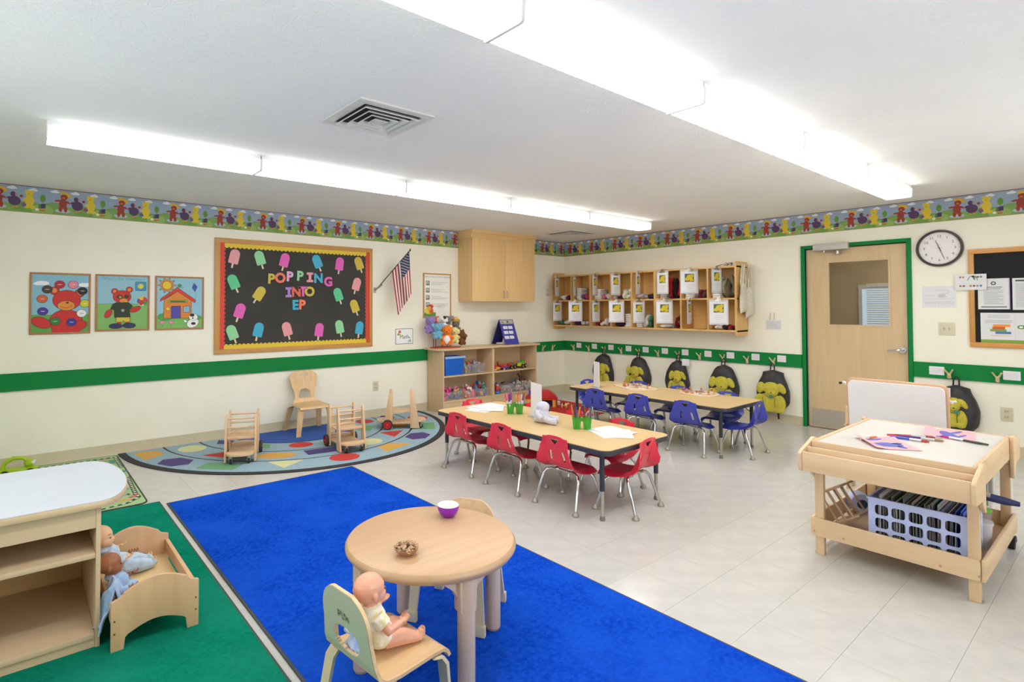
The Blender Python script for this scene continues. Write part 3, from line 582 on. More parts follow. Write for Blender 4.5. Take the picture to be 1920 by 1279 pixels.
def plate(name, label, cat, loc, U, w, h, slots):
    """wall plate; U = direction along the wall"""
    U = Vector(U); N = U.cross(Vector((0, 0, 1))); t = thing(name, label, cat, loc); g = G()
    g.prism(rrect(-w/2, w/2, -h/2, h/2, .006), .006, (0, 0, 0), U, (0, 0, 1)); obj('cover_plate', g, C('#cfc5aa', .4), t, bevel=.0015)
    for (cx, cz, sw, sh) in slots:
        g = G(); g.prism(rrect(cx-sw/2, cx+sw/2, cz-sh/2, cz+sh/2, .004), .009, (0, 0, 0), U, (0, 0, 1)); o = obj('receptacle', g, C('#c4b99c', .4), t, bevel=.001)
        P = Print(N*.0092, U, (0, 0, 1)); P.rect('#6b6350', cx-.008, cx-.005, cz-.004, cz+.008, 1); P.rect('#6b6350', cx+.005, cx+.008, cz-.004, cz+.008, 1); P.obj('slot', o)
    return t
plate('wall_outlet', 'beige outlet plate low on the wall right of the wooden chair', 'outlet', (-3.606, -.0005, .39), AU, .08, .12, [(0, .025, .034, .03), (0, -.025, .034, .03)])
sw = thing('light_switch', 'small white switch plate in the corner left of the wall cubbies', 'switch', (-.425, -.0005, 1.62)); g = G(); g.box(-.032, .032, -.012, 0, -.06, .06); obj('cover_plate', g, C('#d6d0be', .4), sw, bevel=.002); obj('toggle', G().box(-.008, .008, -.018, -.012, -.015, .015), C('#e5e2d8'), sw)

# overhead cabinet
oc = thing('wall_cabinet', 'maple two door wall cabinet under the ceiling above the toy shelf', 'cabinet', (-2.27, 0, 1.462))
W_, D_, HC = 1.235, .31, .90
g = G(); g.box(0, .02, -D_+.02, 0, 0, HC); g.box(W_-.02, W_, -D_+.02, 0, 0, HC); g.box(.02, W_-.02, -D_+.02, 0, 0, .02); g.box(.02, W_-.02, -D_+.02, 0, HC-.02, HC); obj('body', g, W_CAB, oc, bevel=.001)
g = G(); g.prism([(-.03, .975), (-.03, .95), (-.012, .945), (0, .9), (0, .885), (.3, .885), (.3, .994), (-.03, .994)], W_+.04, (-.02, -D_, 0), (0, 1, 0), (0, 0, 1)); obj('crown_moulding', g, W_CAB_X, oc, bevel=.002)
for k, (a, b_) in enumerate(((.002, .6215), (.6245, W_-.002))):
    d_ = obj('door', G().box(a, b_, -D_, -D_+.019, .002, .884), W_CAB, oc, bevel=.0015); hx = .595 if k == 0 else .652
    g = G(); g.tube([(hx, -D_, .05), (hx, -D_-.028, .06), (hx, -D_-.03, .1), (hx, -D_-.028, .14), (hx, -D_, .15)], .0045); obj('handle', g, STEEL, d_)

# ---------------- things on the right wall ----------------
BU = (0, -1, 0)
def bpt(y, z, d=.0): return (-d, y, z)
# clock
ck = thing('wall_clock', 'round black rimmed wall clock right of the door', 'clock', (-.001, -4.819, 1.957)); R = .18
g = G(); g.lathe([(R-.02, .0), (R, .003), (R+.003, .02), (R-.004, .034), (R-.018, .036), (R-.022, .024), (R-.022, .01)], n=48); M = Matrix.Rotation(-PI/2, 4, 'Y'); g2 = G(); g2.merge(g, M); obj('rim', g2, C('#3a2b2d', .3), ck)
g = G(); g.lathe([(0, .012), (R-.015, .012), (R-.015, .004)], n=48); g2 = G(); g2.merge(g, M); face = obj('face', g2, C('#e6e2e0', .4), ck)
P = Print((-.0125, 0, 0), BU, AV)
for k in range(1, 13): a = math.radians(90-30*k); P.text('#4c4850', str(k), .118*math.cos(a), .118*math.sin(a), .036, 1)
for k in range(60):
    a = math.radians(6*k); P.line('#4c4850', [(.143*math.cos(a), .143*math.sin(a)), ((.152 if k % 5 == 0 else .148)*math.cos(a), (.152 if k % 5 == 0 else .148)*math.sin(a))], .003 if k % 5 == 0 else .001, 1)
P.text('#a08078', 'QUARTZ', 0, .004, .012, 1); P.text('#b5b0ae', 'o', 0, .04, .03, 1); P.obj('numerals', face)
def hand(nm, deg, l, w_, z):
    a = math.radians(90-deg); P = G(); u = Vector((0, -math.cos(a), math.sin(a))); v = Vector((-1, 0, 0)).cross(u); O = Vector((-z, 0, 0))
    P.prism([(-.03, -w_), (-.03, w_), (l, w_*.5), (l, -w_*.5)], -.0015, O, u, v); obj(nm, P, C('#2a2528', .4), ck)
hand('hour_hand', 340, .085, .004, .016); hand('minute_hand', 161, .118, .003, .019); g = G(); g.cyl((-.012, 0, 0), (-.022, 0, 0), .005); obj('hub', g, C('#2a2528'), ck)

# notice board at the right edge
nb = thing('notice_board', 'oak framed black notice board with pinned sheets at the right edge', 'bulletin board', (0, -5.028, .995)); NBW = 1.22; NBH = .93
for a, b_ in ((0, .045), (NBH-.045, NBH)): obj('frame_rail', G().box(-.024, 0, -NBW, 0, a, b_), W_OAK_Y, nb, bevel=.003)
for a, b_ in ((-.042, 0), (-NBW, -NBW+.042)): obj('frame_stile', G().box(-.0245, 0, a, b_, .045, NBH-.045), W_OAK_Z, nb, bevel=.003)
obj('felt', G().box(-.008, -.001, -NBW+.03, -.03, .03, NBH-.03), noise_mat('black_felt', '#1b1b1d', '#242426', nscale=60, rough=.95), nb)
def sheet_of(name, label, cat, y, z, w_, h_, draw, d=.0095, edge=None, group=None):
    t = thing(name, label, cat, (-d, y, z), 0, group); obj('paper', G().box(-.0012, 0, -w_, 0, 0, h_), PAPER, t)
    P = Print((-.0013, 0, 0), BU, AV); draw(P, w_, h_); P.obj('print', t); return t
def lines(P, x0, x1, z1, z0, n, c='#9a9b9c'):
    for k in range(n):
        z = z1-(z1-z0)*k/max(1, n-1); P.rect(c, x0, x1-(x1-x0)*(.25 if k % 4 == 3 else .02*(k % 3)), z-.0025, z+.0005, 3)
def doc1(P, w, h):
    P.rect('#d3e3b8', 0, .008, 0, h, 2); P.rect('#caa7d2', w-.008, w, 0, h, 2); P.poly('#4b4d4a', ell2(w/2, h-.045, .018), 3); P.poly('#d8d8d2', ell2(w/2, h-.045, .009), 4); P.rect('#62645f', .05, w-.05, h-.085, h-.079, 3); P.rect('#62645f', .06, w-.06, h-.1, h-.095, 3); lines(P, .04, w-.04, h-.115, .05, 14); P.rect('#3a3c3a', .02, w-.02, .018, .026, 3)
sheet_of('posted_sheet', 'typed white sheet with round seal, upper left on the black notice board', 'paper', -5.092, 1.353, .216, .288, doc1)
def doc2(P, w, h): P.rect('#4a4c4a', .02, w-.02, h-.03, h-.015, 3); lines(P, .02, w-.02, h-.05, .03, 20)
sheet_of('posted_sheet', 'typed white sheet cut off by the right edge, upper row of the notice board', 'paper', -5.325, 1.348, .22, .29, doc2)
def doc3(P, w, h):
    P.rect('#7fa03c', 0, w, 0, .045, 2); lines(P, .05, .2, h-.02, h-.045, 3); lines(P, .03, .215, h-.07, h-.09, 3)
    for k, (c, a, b_) in enumerate((('#e8902f', .085, .2), ('#d9582c', .08, .165), ('#7c9a4a', .065, .175), ('#4a78a8', .1, .205))): P.rect(c, a, b_, .165-k*.022, .187-k*.022, 3)
    P.rect('#d8b23a', .07, .2, .082, .086, 3); P.rect('#b8b8b0', w/2-.001, w/2, .045, h, 3); P.poly('#4f8a3a', ell2(w/2+.04, .165, .025, .018), 3); P.poly('#e5efd8', ell2(w/2+.04, .165, .013, .009), 4); P.poly('#d84a30', ell2(w/2+.09, .14, .03, .04), 3); P.poly('#4f8a3a', ell2(w/2+.08, .19, .03, .015, 12, 40), 4); lines(P, w/2+.06, w-.03, h-.02, h-.06, 4)
sheet_of('posted_leaflet', 'landscape leaflet with coloured arrows and green foot on the notice board', 'paper', -5.106, 1.025, .46, .295, doc3)
def docs_icons(P, w, h):
    for k in range(8):
        if k in (2, 3, 4): continue
        P.rect(('#a8604a', '#c07a4a', '', '', '', '#7c8a4a', '#5a5a55', '#7a6a4a')[k], .03+k*.021, .045+k*.021, h-.035, h-.02, 3)
    for k in range(7): P.rect(('#a85a3a', '#8a3a4a', '#d8d0c8', '#c05a3a', '#6a4a3a', '#7a8a9a', '#5a6a8a')[k], .03+k*.024, .046+k*.024, .03, .046, 3)
    P.line('#333', [(.09, .09), (.1, .12), (.115, .135)], .004, 3) if False else P.line('#333333', [(.09, .09), (.1, .12), (.115, .135)], .004, 3); P.line('#333333', [(.125, .135), (.14, .095)], .008, 3); P.line('#333333', [(.15, .13), (.16, .09)], .004, 3); P.poly('#333333', ell2(.128, .128, .012, .009), 3); P.rect('#c0c0bc', .05, .19, .06, .062, 3)
sheet_of('schedule_card', 'white card with two rows of tiny icons taped across the board frame', 'paper', -4.934, 1.538, .222, .15, docs_icons, .0255)
def sketch(P, w, h):
    P.line('#8f9396', [(.02, .12), (.06, .125), (.1, .118)], .002, 3); P.line('#8f9396', [(.1, .17), (.13, .175), (.2, .172), (.2, .14), (.12, .13)], .002, 3)
    for k in range(9): P.line('#8f9396', [(.02+k*.025, .03+.004*(k % 2)), (.03+k*.026, .05), (.045+k*.024, .045)], .002, 3)
    P.line('#8f9396', [(.01, .085), (.25, .09)], .0015, 3); P.line('#8f9396', [(.01, .055), (.25, .058)], .0015, 3)
    for k in range(6): P.line('#7f8386', [(.12+.008*k, .1), (.13+.008*k, .13), (.14+.01*k, .1)], .0015, 3)
sheet_of('map_drawing', 'white sheet with a faint pencil map below the clock', 'paper', -4.677, 1.368, .256, .214, sketch, .001)
for y, z, w_, h_, lb, sl in ((-4.86, 1.16, .125, .125, 'beige double switch plate below the pencil map', [(-.02, 0, .012, .03), (.02, 0, .012, .03)]), (-5.268, .385, .085, .125, 'beige outlet plate low on the wall at the right edge', [(0, .026, .034, .03), (0, -.026, .034, .03)])):
    plate('wall_plate' if z > 1 else 'wall_outlet', lb, 'switch' if z > 1 else 'outlet', (-.0005, y, z), BU, w_, h_, sl)
# little sign hanging from two hooks left of the door
def lit(P, w, h): lines(P, .01, w-.01, h-.02, .02, 7)
t = sheet_of('small_notice', 'small white card hung on two metal hooks left of the door', 'sign', -3.18, 1.10, .175, .12, lit, .003)
for q in (.055, .1): g = G(); g.tube([(-.004, -q, .12), (-.012, -q, .15), (-.004, -q, .2), (0, -q, .205)], .0025); obj('hook', g, STEEL, t)
# coat hooks and name cards
hg = G()
def hook_mesh():
    g = G(); g.tube([(0, 0, -.035), (-.012, 0, -.035), (-.014, 0, 0)], [.017, .017, .014], 8)
    for s_ in (-1, 1): g.tube([(-.006, 0, -.01), (-.022, s_*.014, .012), (-.04, s_*.03, .04), (-.043, s_*.032, .046)], [.011, .009, .008, .009], 8)
    return fuse(g, C('#cfbd92', .45), .0035, 2, 'hook')
hook_me = hook_mesh(); g = G(); g.cyl((-.0285, 0, -.022), (-.031, 0, -.022), .005, n=10); screw_me = mesh(g, C('#c98a5a', .4, .5))
hookm_y = [-.219, -.521, -.828, -1.128, -1.429, -1.74, -2.048, -2.352, -2.666, -2.965, -3.27]
ORD = ['first', 'second', 'third', 'fourth', 'fifth', 'sixth', 'seventh', 'eighth', 'ninth', 'tenth', 'eleventh']
allh = [(0, y, ORD[k]+' from the corner along the right wall rail', 0) for k, y in enumerate(hookm_y)]+[(0, -4.875, 'first right of the door', 0), (0, -5.215, 'last at the right edge', 0)]
for _, y, lb, _ in allh:
    t = thing('coat_hook', 'tan two pronged coat hook, '+lb, 'hook', (-.019, y, .722), 0, 'coat hooks on the green rail'); obj('prongs', hook_me, None, t); obj('screw', screw_me, None, t)
for x, lb in ((-.565, 'beside the toy shelf on the far wall rail'), (-.335, 'nearest the corner on the far wall rail')):
    t = thing('coat_hook', 'tan two pronged coat hook '+lb, 'hook', (x, -.019, .722), PI/2, 'coat hooks on the green rail'); obj('prongs', hook_me, None, t); obj('screw', screw_me, None, t)
cy = [-.318, -.626, -.937, -1.249, -1.536, -1.84, -2.142, -2.462, -2.755, -3.062, -3.36, -4.78, -5.309]
for k, y in enumerate(cy):
    w_, h_ = (.095, .078) if k < 11 else (.115, .082); z = .76 if k < 11 else .745
    lb = (ORD[k]+' from the corner on the rail') if k < 11 else ('just right of the green door frame', 'at the right end of the rail')[k-11]
    t = thing('name_card', 'blank white name card, '+lb, 'card', (-.0195, y, z), 0, 'name cards on the green rail')
    g = G(); g.prism(rrect(-w_/2, w_/2, -h_/2, h_/2, .004), .002, (0, 0, 0), BU, AV); obj('card', g, C('#e2e0e4', .5), t); P = Print((-.0021, 0, 0), BU, AV); lines(P, -w_*.38, w_*.38, h_*.2, -h_*.2, 3, '#cfcdd2'); P.obj('print', t)

# backpacks: dark packs with a yellow plush-puppy shaped pocket
M_PACK = noise_mat('black_nylon', '#2b2a2c', '#343236', nscale=20, rough=.6, bump=.25, bscale=14, bdist=.006); M_YEL = noise_mat('yellow_felt', '#b7ac36', '#c5b943', nscale=30, rough=.9, bump=.2, bscale=60)
M_YLINE = C('#45401d', .8)
def backpack(label, y, top, w_, h_, squash, shift, tagged=False, straps=False, flat=False):
    t = thing('backpack', label, 'backpack', (-.03, y, top), 0, 'puppy backpacks hanging from the hooks'); D = .12
    ol = [( .0, 0), (.35, -.02), (.62, -.12), (.86, -.32), (1.0, -.58), (.94, -.85), (.7, -1.0), (0, -1.0)]
    if flat: ol = [(.0, 0), (.62, 0), (.66, -.14), (.86, -.3), (1.0, -.52), (.96, -.82), (.6, -1.0), (0, -1.0)]
    def prof(v):
        for a, b_ in zip(ol, ol[1:]):
            if b_[1] <= -v <= a[1]: q = (a[1]+v)/(a[1]-b_[1]+1e-6); return a[0]+(b_[0]-a[0])*q
        return .5
    g = G(); n = 18; m = 18; vs = []
    for i in range(m+1):
        v = i/m; hw = max(.06, prof(min(v, .985)))*w_/2*(1 if v < .96 else .88); dd = D*(.35+.65*math.sin(PI*min(1, .12+v*.8))**.6)
        for j in range(n):
            a = 2*PI*j/n; cx, sy = math.cos(a), math.sin(a)
            x = -abs(sy)**.8*(1 if sy > 0 else -.0)*dd if sy > 0 else 0
            vs.append((x+.012*squash*math.sin(v*7+j), (abs(cx)**.7)*(1 if cx > 0 else -1)*hw+shift*math.sin(v*PI)*.02, -v*h_))
    fs = [(i*n+j, (i+1)*n+j, (i+1)*n+(j+1) % n, i*n+(j+1) % n) for i in range(m) for j in range(n)]+[list(range(n))[::1], [m*n+j for j in range(n)][::-1]]
    g.add(vs, fs); obj('bag', g, M_PACK, t, sharp=70)
    g = G(); g.tube([(-.03, -.022, -.015), (-.022, -.02, .06), (-.02, 0, .085), (-.022, .02, .06), (-.03, .022, -.015)], .007, 8); obj('handle_loop', g, C('#262426', .7), t)
    # pocket: puppy silhouette, padded
    k = w_/.33; pk = G(); fx = -D*.93
    def pad(cx, cz, rx, rz, d=.02, rot=0):
        r = Matrix.Rotation(math.radians(rot), 3, 'X'); pk.ell((fx, -cx*k*squash-shift*.02, -cz*k), (d, rx*k*squash, rz*k), 14, r)
    pad(0, .345, .135, .105, .022); pad(-.105, .34, .05, .085, .024, 10); pad(.105, .34, .05, .085, .024, -10); pad(-.085, .42, .06, .032, .02); pad(.085, .42, .06, .032, .02)
    body = obj('puppy_pocket', fuse(pk, M_YEL, .006, 2), None, t)
    hd = G(); pk = hd; pad(.015, .19, .088, .07, .03); pad(-.09, .19, .04, .065, .026, 14); pad(.115, .185, .036, .062, .024, -32); pad(.02, .235, .062, .045, .036)
    obj('puppy_head', fuse(hd, M_YEL, .005, 2), None, body)
    ln = G()
    for pts in ([(-.05, .255), (0, .285), (.045, .285), (.09, .25)], [(-.06, .29), (-.055, .34), (-.06, .39)], [(.06, .29), (.055, .34), (.06, .39)]):
        ln.tube([(fx-.034, -a*k*squash-shift*.02, -b_*k) for a, b_ in pts], .0028, 6)
    ln.ell((fx-.05, -.03*k*squash-shift*.02, -.232*k), (.006, .009, .007), 8); obj('stitching', ln, M_YLINE, body)
    if tagged: g = G(); g.cyl((fx-.03, -.02*k, -.275*k), (fx-.036, -.02*k, -.275*k), .019, n=14); obj('teal_tag', g, C('#3a8a80', .5), body)
    if straps:
        g = G(); g.tube([(-.05, .085, -h_+.02), (-.04, .1, -h_-.12)], .011, 6); obj('strap', g, C('#26221f', .8), t); g = G(); g.tube([(-.05, -.065, -h_+.02), (-.045, -.07, -h_-.1)], .011, 6); obj('strap', g, C('#26221f', .8), t)
    return t
backpack('black puppy backpack, slumped sideways, first from the corner', -.83, .655, .36, .47, .8, 1)
backpack('black backpack with yellow puppy pocket, second from the corner', -1.44, .65, .34, .47, .95, -1)
bp3 = backpack('black narrow backpack with white hang tag, third from the corner', -2.06, .645, .34, .5, .8, 1)
backpack('black round topped puppy backpack, fourth from the corner', -2.68, .635, .375, .47, 1, 0)
backpack('black flat topped puppy backpack with hanging straps just left of the door', -3.27, .62, .36, .47, 1.05, 0, True, True, True)
bp6 = backpack('black puppy backpack with teal tag right of the door behind the easel', -4.93, .62, .29, .46, .8, -1, True, False, True)
g = G(); g.box(-.004, 0, -.045, .045, -.09, 0); obj('hang_tag', g, PAPER, bp3, (-.05, -.12, .03), (0, 0, .3)); obj('hang_tag', G().box(-.004, 0, -.045, .045, -.09, 0), C('#e6cfd6', .6), bp6, (-.13, .07, -.02))
# ---------------- plastic stacking chairs ----------------
def smooth_lerp(tab, v):
    for (a, p), (b_, q) in zip(tab, tab[1:]):
        if a <= v <= b_:
            t = (v-a)/(b_-a); t = t*t*(3-2*t)*.5+t*.5
            return [x+(y-x)*t for x, y in zip(p, q)] if isinstance(p, (list, tuple)) else p+(q-p)*t
    return tab[-1][1]
PROF = [(0, (-.158, .502)), (.18, (-.143, .435)), (.36, (-.122, .362)), (.48, (-.105, .312)), (.56, (-.083, .279)), (.64, (-.045, .262)), (.8, (.05, .258)), (.93, (.13, .262)), (1, (.165, .252))]
HALF = [(0, .088), (.05, .108), (.2, .118), (.4, .148), (.52, .165), (.62, .16), (.9, .15), (.97, .135), (1, .12)]
def shell(u, v):
    s_ = 2*u-1; x, z = smooth_lerp(PROF, v); hw = smooth_lerp(HALF, v); y = s_*hw
    e = max(0, (abs(s_)-.62)/.38)
    fl_x = .062*e**1.6*min(1, v/.40)**1.2*(1 if v < .5 else max(0, 1-(v-.5)/.2)); x -= fl_x
    if v < .56: x += .014*s_*s_
    else: z += .016*s_*s_*(1-v)*2 - .03*e**1.6*min(1, (v-.5)*4)
    if v < .05: z -= .02*(abs(s_)**3)
    return (x, -y, z)
def chair_hole(u, v):
    s_ = 2*u-1
    if .065 < v < .165: return abs(s_) < .42*(1-(v-.065)/.105)
    if .28 < v < .455: return .31 < abs(s_) < .46
    return False
g = G(); g.sheet(shell, 44, 60, .0055, chair_hole); shell_mesh = {}
def leg_mesh(sx, sy):
    g = G(); g.tube([(sx*.045, sy*.04, .240), (sx*.055, sy*.105, .240), (sx*.068, sy*.135, .230), (sx*.085, sy*.152, .205), (sx*.115, sy*.165, .12), (sx*.145, sy*.178, .022)], .0105, 10); return mesh(g, CHROME)
def foot_mesh(sx, sy):
    g = G(); g.lathe([(0, .034), (.012, .034), (.014, .022), (.02, .016), (.0225, .008), (.0225, .002), (.021, 0), (0, 0)], (sx*.15, sy*.18, 0), 16); return mesh(g, C('#a59f92', .35, .5))
LEGS = [(mesh_, foot_) for mesh_, foot_ in ((leg_mesh(sx, sy), foot_mesh(sx, sy)) for sx in (-1, 1) for sy in (-1, 1))]
gf = G()
for sy in (-1, 1): gf.box(-.075, .075, sy*.075-.008, sy*.075+.008, .243, .251)
rails = [mesh(G().box(-.075, .075, sy*.075-.008, sy*.075+.008, .240, .2525), STEEL) for sy in (-1, 1)]
cross = [mesh(G().tube([(sx*.045, -.05, .240), (sx*.045, .05, .240)], .0105, 10), CHROME) for sx in (-1, 1)]
def chair_proto(color, label, group):
    t = thing('stacking_chair', label, 'chair', (0, 0, 0), 0, group)
    obj('seat_shell', mesh(g, C(color, .3, spec=.5)), None, t)
    for lm, fm in LEGS: l = obj('leg', lm, None, t); obj('foot_glide', fm, None, l)
    for r_ in rails: obj('seat_rail', r_, None, t)
    for r_ in cross: obj('cross_tube', r_, None, t)
    return t
RG, BG = 'red chairs around the near activity table', 'blue chairs around the far activity table'
first = {}
def put_chair(kind, x, y, deg, label):
    grp = RG if kind == 'red' else BG
    if kind not in first:
        t = chair_proto('#e02c46' if kind == 'red' else '#3d43aa', label, grp); t.location = (x, y, 0); t.rotation_euler = (0, 0, math.radians(deg)); first[kind] = t
    else: dup(first[kind], (x, y, 0), math.radians(deg), label)
put_chair('red', -4.105, -2.475, 1, 'red plastic chair, leftmost on the near side of the red chair table')
put_chair('red', -4.115, -3.025, -1, 'red plastic chair, middle one on the near side of its table')
put_chair('red', -4.105, -3.545, 1, 'red plastic chair, third from left on the near side of its table')
put_chair('red', -3.835, -3.845, 96.5, 'red plastic chair at the right end of the table, seat turned leftward')
put_chair('red', -3.735, -2.18, -97, 'red plastic chair at the far left end behind the stacked papers')
put_chair('red', -3.56, -2.56, 180, 'red plastic chair on the far side, mostly hidden behind white sign')
put_chair('red', -3.55, -3.03, 178, 'red plastic chair on the far side behind the near marker caddy')
put_chair('red', -3.55, -3.50, 181, 'red plastic chair on the far side beside the near white papers')
put_chair('blue', -2.10, -2.34, 3, 'blue plastic chair, leftmost on the near side of the blue chair table')
put_chair('blue', -2.06, -2.845, 2, 'blue plastic chair, second from left on the near side of its table')
put_chair('blue', -2.075, -3.365, 0, 'blue plastic chair, third from left on the near side of its table')
put_chair('blue', -1.765, -3.69, 93, 'blue plastic chair at the right end of its table, facing leftward')
put_chair('blue', -1.72, -1.96, -95, 'blue plastic chair at the far left end behind the white sign stand')
put_chair('blue', -1.50, -2.30, 180, 'blue plastic chair on the far side below the second backpack')
put_chair('blue', -1.51, -2.82, 180, 'blue plastic chair on the far side below the third backpack')
put_chair('blue', -1.52, -3.36, 180, 'blue plastic chair on the far side below the fourth backpack')

# ---------------- activity tables ----------------
def activity_table(x0, x1, y0, y1, label):
    t = thing('activity_table', label, 'table', ((x0+x1)/2, (y0+y1)/2, 0), 0, 'maple topped activity tables'); a, b_ = (x1-x0)/2, (y1-y0)/2; ZT = .47
    g = G(); g.prism(rrect(-a+.004, a-.004, -b_+.004, b_-.004, .065, 6), .004, (0, 0, ZT-.004)); top = obj('tabletop', g, W_TABLE, t)
    g = G(); g.prism(rrect(-a, a, -b_, b_, .069, 6), .032, (0, 0, ZT-.0365)); obj('edge_band', g, C('#35353c', .4), top, bevel=.003)
    for sx in (-1, 1):
        for sy in (-1, 1):
            X, Y = sx*(a-.07), sy*(b_-.085); g = G(); g.tube([(X, Y, .19), (X, Y, ZT-.036)], .0165, 12); g.box(X-.03, X+.03, Y-.03, Y+.03, ZT-.046, ZT-.037)
            l = obj('leg', g, C('#2b2e38', .35), t)
            g = G(); g.tube([(X, Y, .03), (X, Y, .2)], .0125, 12); obj('leg_extension', g, STEEL, l)
            g = G(); g.lathe([(0, 0), (.016, 0), (.018, .012), (.013, .03), (0, .032)], (X, Y, 0), 14); obj('foot_glide', g, C('#7d7a73', .4, .4), l)
            g = G(); g.tube([(X, Y, .34), (X-sx*.09, Y-sy*.07, ZT-.038)], .004, 6); obj('brace', g, C('#2b2e38'), l)
    return t
activity_table(-4.238, -3.476, -3.965, -2.136, 'rectangular maple topped table with black edge among the red chairs')
activity_table(-2.185, -1.423, -3.735, -1.906, 'rectangular maple topped table with black edge among the blue chairs')

# on the red-chair table
ZT = .4702
def paper_stack(label, pts, n, seed):
    t = thing('paper_stack', label, 'paper', (pts[0][0], pts[0][1], ZT)); rnd = random.Random(seed)
    for k in range(n):
        cx, cy, a = pts[k % len(pts)]; g = G(); g.prism(xform([(-.14, -.108), (.14, -.108), (.14, .108), (-.14, .108)], rot=a), .0016, (cx-pts[0][0], cy-pts[0][1], k*.0017)); obj('sheet', g, PAPER, t)
paper_stack('fanned white paper sheets at the far left end of the red chair table', [(-3.88, -2.37, 20), (-3.83, -2.35, -12), (-3.80, -2.40, 45), (-3.76, -2.31, 5)], 4, 1)
paper_stack('fanned white paper sheets at the right end of the red chair table', [(-3.79, -3.66, 62), (-3.76, -3.70, 40), (-3.72, -3.64, 80)], 3, 2)
GREENP = bpy.data.materials.new('green_translucent_plastic'); GREENP.use_nodes = True; b = GREENP.node_tree.nodes['Principled BSDF']; b.inputs['Base Color'].default_value = lin('#4fc63c'); b.inputs['Roughness'].default_value = .15; b.inputs['Transmission Weight'].default_value = .45; b.inputs['Alpha'].default_value = .72
def marker(label, group, loc, tilt, rot, body, cap, L=.135, r=.006):
    t = thing('marker', label, 'marker', loc, rot, group); q = Matrix.Rotation(tilt, 4, 'Y')
    g = G(); g.tube([(0, 0, 0), (0, 0, L*.62)], r, 8); g2 = G(); g2.merge(g, q); obj('barrel', g2, C(body, .4), t)
    g = G(); g.tube([(0, 0, L*.62), (0, 0, L*.96), (0, 0, L)], [r*1.12, r*1.05, r*.5], 8); g2 = G(); g2.merge(g, q); obj('cap', g2, C(cap, .4), t)
def caddy(label, x, y, rot, cols, who, pencils=False):
    t = thing('marker_caddy', label, 'caddy', (x, y, ZT), rot, 'green marker caddies')
    for s_ in (-1, 1):
        g = G(); cx = s_*.038; n = 4
        def ring(hw, z): return [(cx+p[0], p[1], z) for p in rrect(-hw, hw, -hw, hw, .008, 3)]
        R_ = [ring(.026, .0), ring(.033, .085), ring(.030, .085), ring(.024, .004)]; m = len(R_[0]); vs = sum(R_, []); fs = [list(range(m))[::-1]]+[(i*m+j, i*m+(j+1) % m, (i+1)*m+(j+1) % m, (i+1)*m+j) for i in range(3) for j in range(m)]+[[3*m+j for j in range(m)]]
        g.add(vs, fs); obj('cup', g, GREENP, t)
    g = G(); g.box(-.012, .012, -.004, .004, .055, .085); obj('bridge', g, GREENP, t); g = G(); g.box(-.074, .074, -.038, -.034, .083, .089); g.box(-.074, .074, .034, .038, .083, .089); obj('rim', g, GREENP, t, kind='stuff')
    rnd = random.Random(len(label)); names = {}
    ca, sa = math.cos(rot), math.sin(rot)
    for k, (nm, body, cap) in enumerate(cols):
        s_ = -1 if k % 2 == 0 else 1; lx, ly = s_*.038+rnd.uniform(-.012, .012), rnd.uniform(-.012, .012)
        tilt = rnd.uniform(.05, .24); dirn = math.atan2(ly, lx-s_*.038)+rot
        marker('%s %s standing in %s' % (nm, 'pencil' if pencils else 'marker', who), '%s in %s' % ('pencils' if pencils else 'markers', who), (x+lx*ca-ly*sa, y+lx*sa+ly*ca, ZT+.006), tilt, dirn, body, cap, rnd.uniform(.15, .18), .0036 if pencils else .0066)
caddy('clear green double cup caddy full of fat white markers, farther one', -3.80, -2.70, -.72, [('pink capped', '#e8e4e2', '#d8306a'), ('maroon capped', '#e8e4e2', '#8a2452'), ('magenta capped', '#e8e4e2', '#d84fa0'), ('orange capped', '#e8e4e2', '#e8862c'), ('crimson capped', '#e8e4e2', '#c22f48'), ('white capped', '#e8e4e2', '#e5e2e6'), ('dark blue capped', '#e8e4e2', '#3a3a7c'), ('green capped', '#e8e4e2', '#3fa25a'), ('rose capped', '#e8e4e2', '#e77f9c'), ('amber capped', '#e8e4e2', '#dd9a35'), ('violet capped', '#e8e4e2', '#7c3f95'), ('plum', '#7c2f55', '#a03c72')], 'the far green caddy')
caddy('clear green double cup caddy full of thin coloured pencils, nearer one', -3.83, -3.445, -.85, [('red', '#b5302e', '#c93a30'), ('navy', '#2a3160', '#1f2444'), ('amber', '#d8962c', '#e0b03c'), ('brown', '#5a3c2a', '#3a281e'), ('blue', '#34549c', '#2c4684'), ('teal', '#2f7d78', '#25605c'), ('orange', '#d8642a', '#e07a34'), ('grey', '#7c7c80', '#55555a'), ('purple', '#5a3470', '#44285a'), ('cream', '#e0d6bc', '#cfc3a4'), ('black', '#26262a', '#1d1d20'), ('pale wood', '#c8a878', '#b8302c'), ('dark green', '#2c5a38', '#224a2e'), ('pink', '#d87a92', '#c46480')], 'the near green caddy', True)
def sign_stand(label, x, y, rot, w_, h_):
    t = thing('sign_holder', label, 'sign', (x, y, ZT), rot)
    obj('sheet', G().box(-.0015, .0015, -w_/2, w_/2, .004, h_), C('#e6e6ec', .35), t); obj('base', G().box(-.035, .035, -w_/2, w_/2, 0, .004), C('#dcdce4', .3, trans=.5, alpha=.6), t)
sign_stand('white upright sign holder in the middle of the red chair table', -3.80, -2.95, math.radians(-21), .20, .285)
sign_stand('white upright sign holder on the far end of the blue chair table', -2.00, -2.18, math.radians(-24), .13, .29)
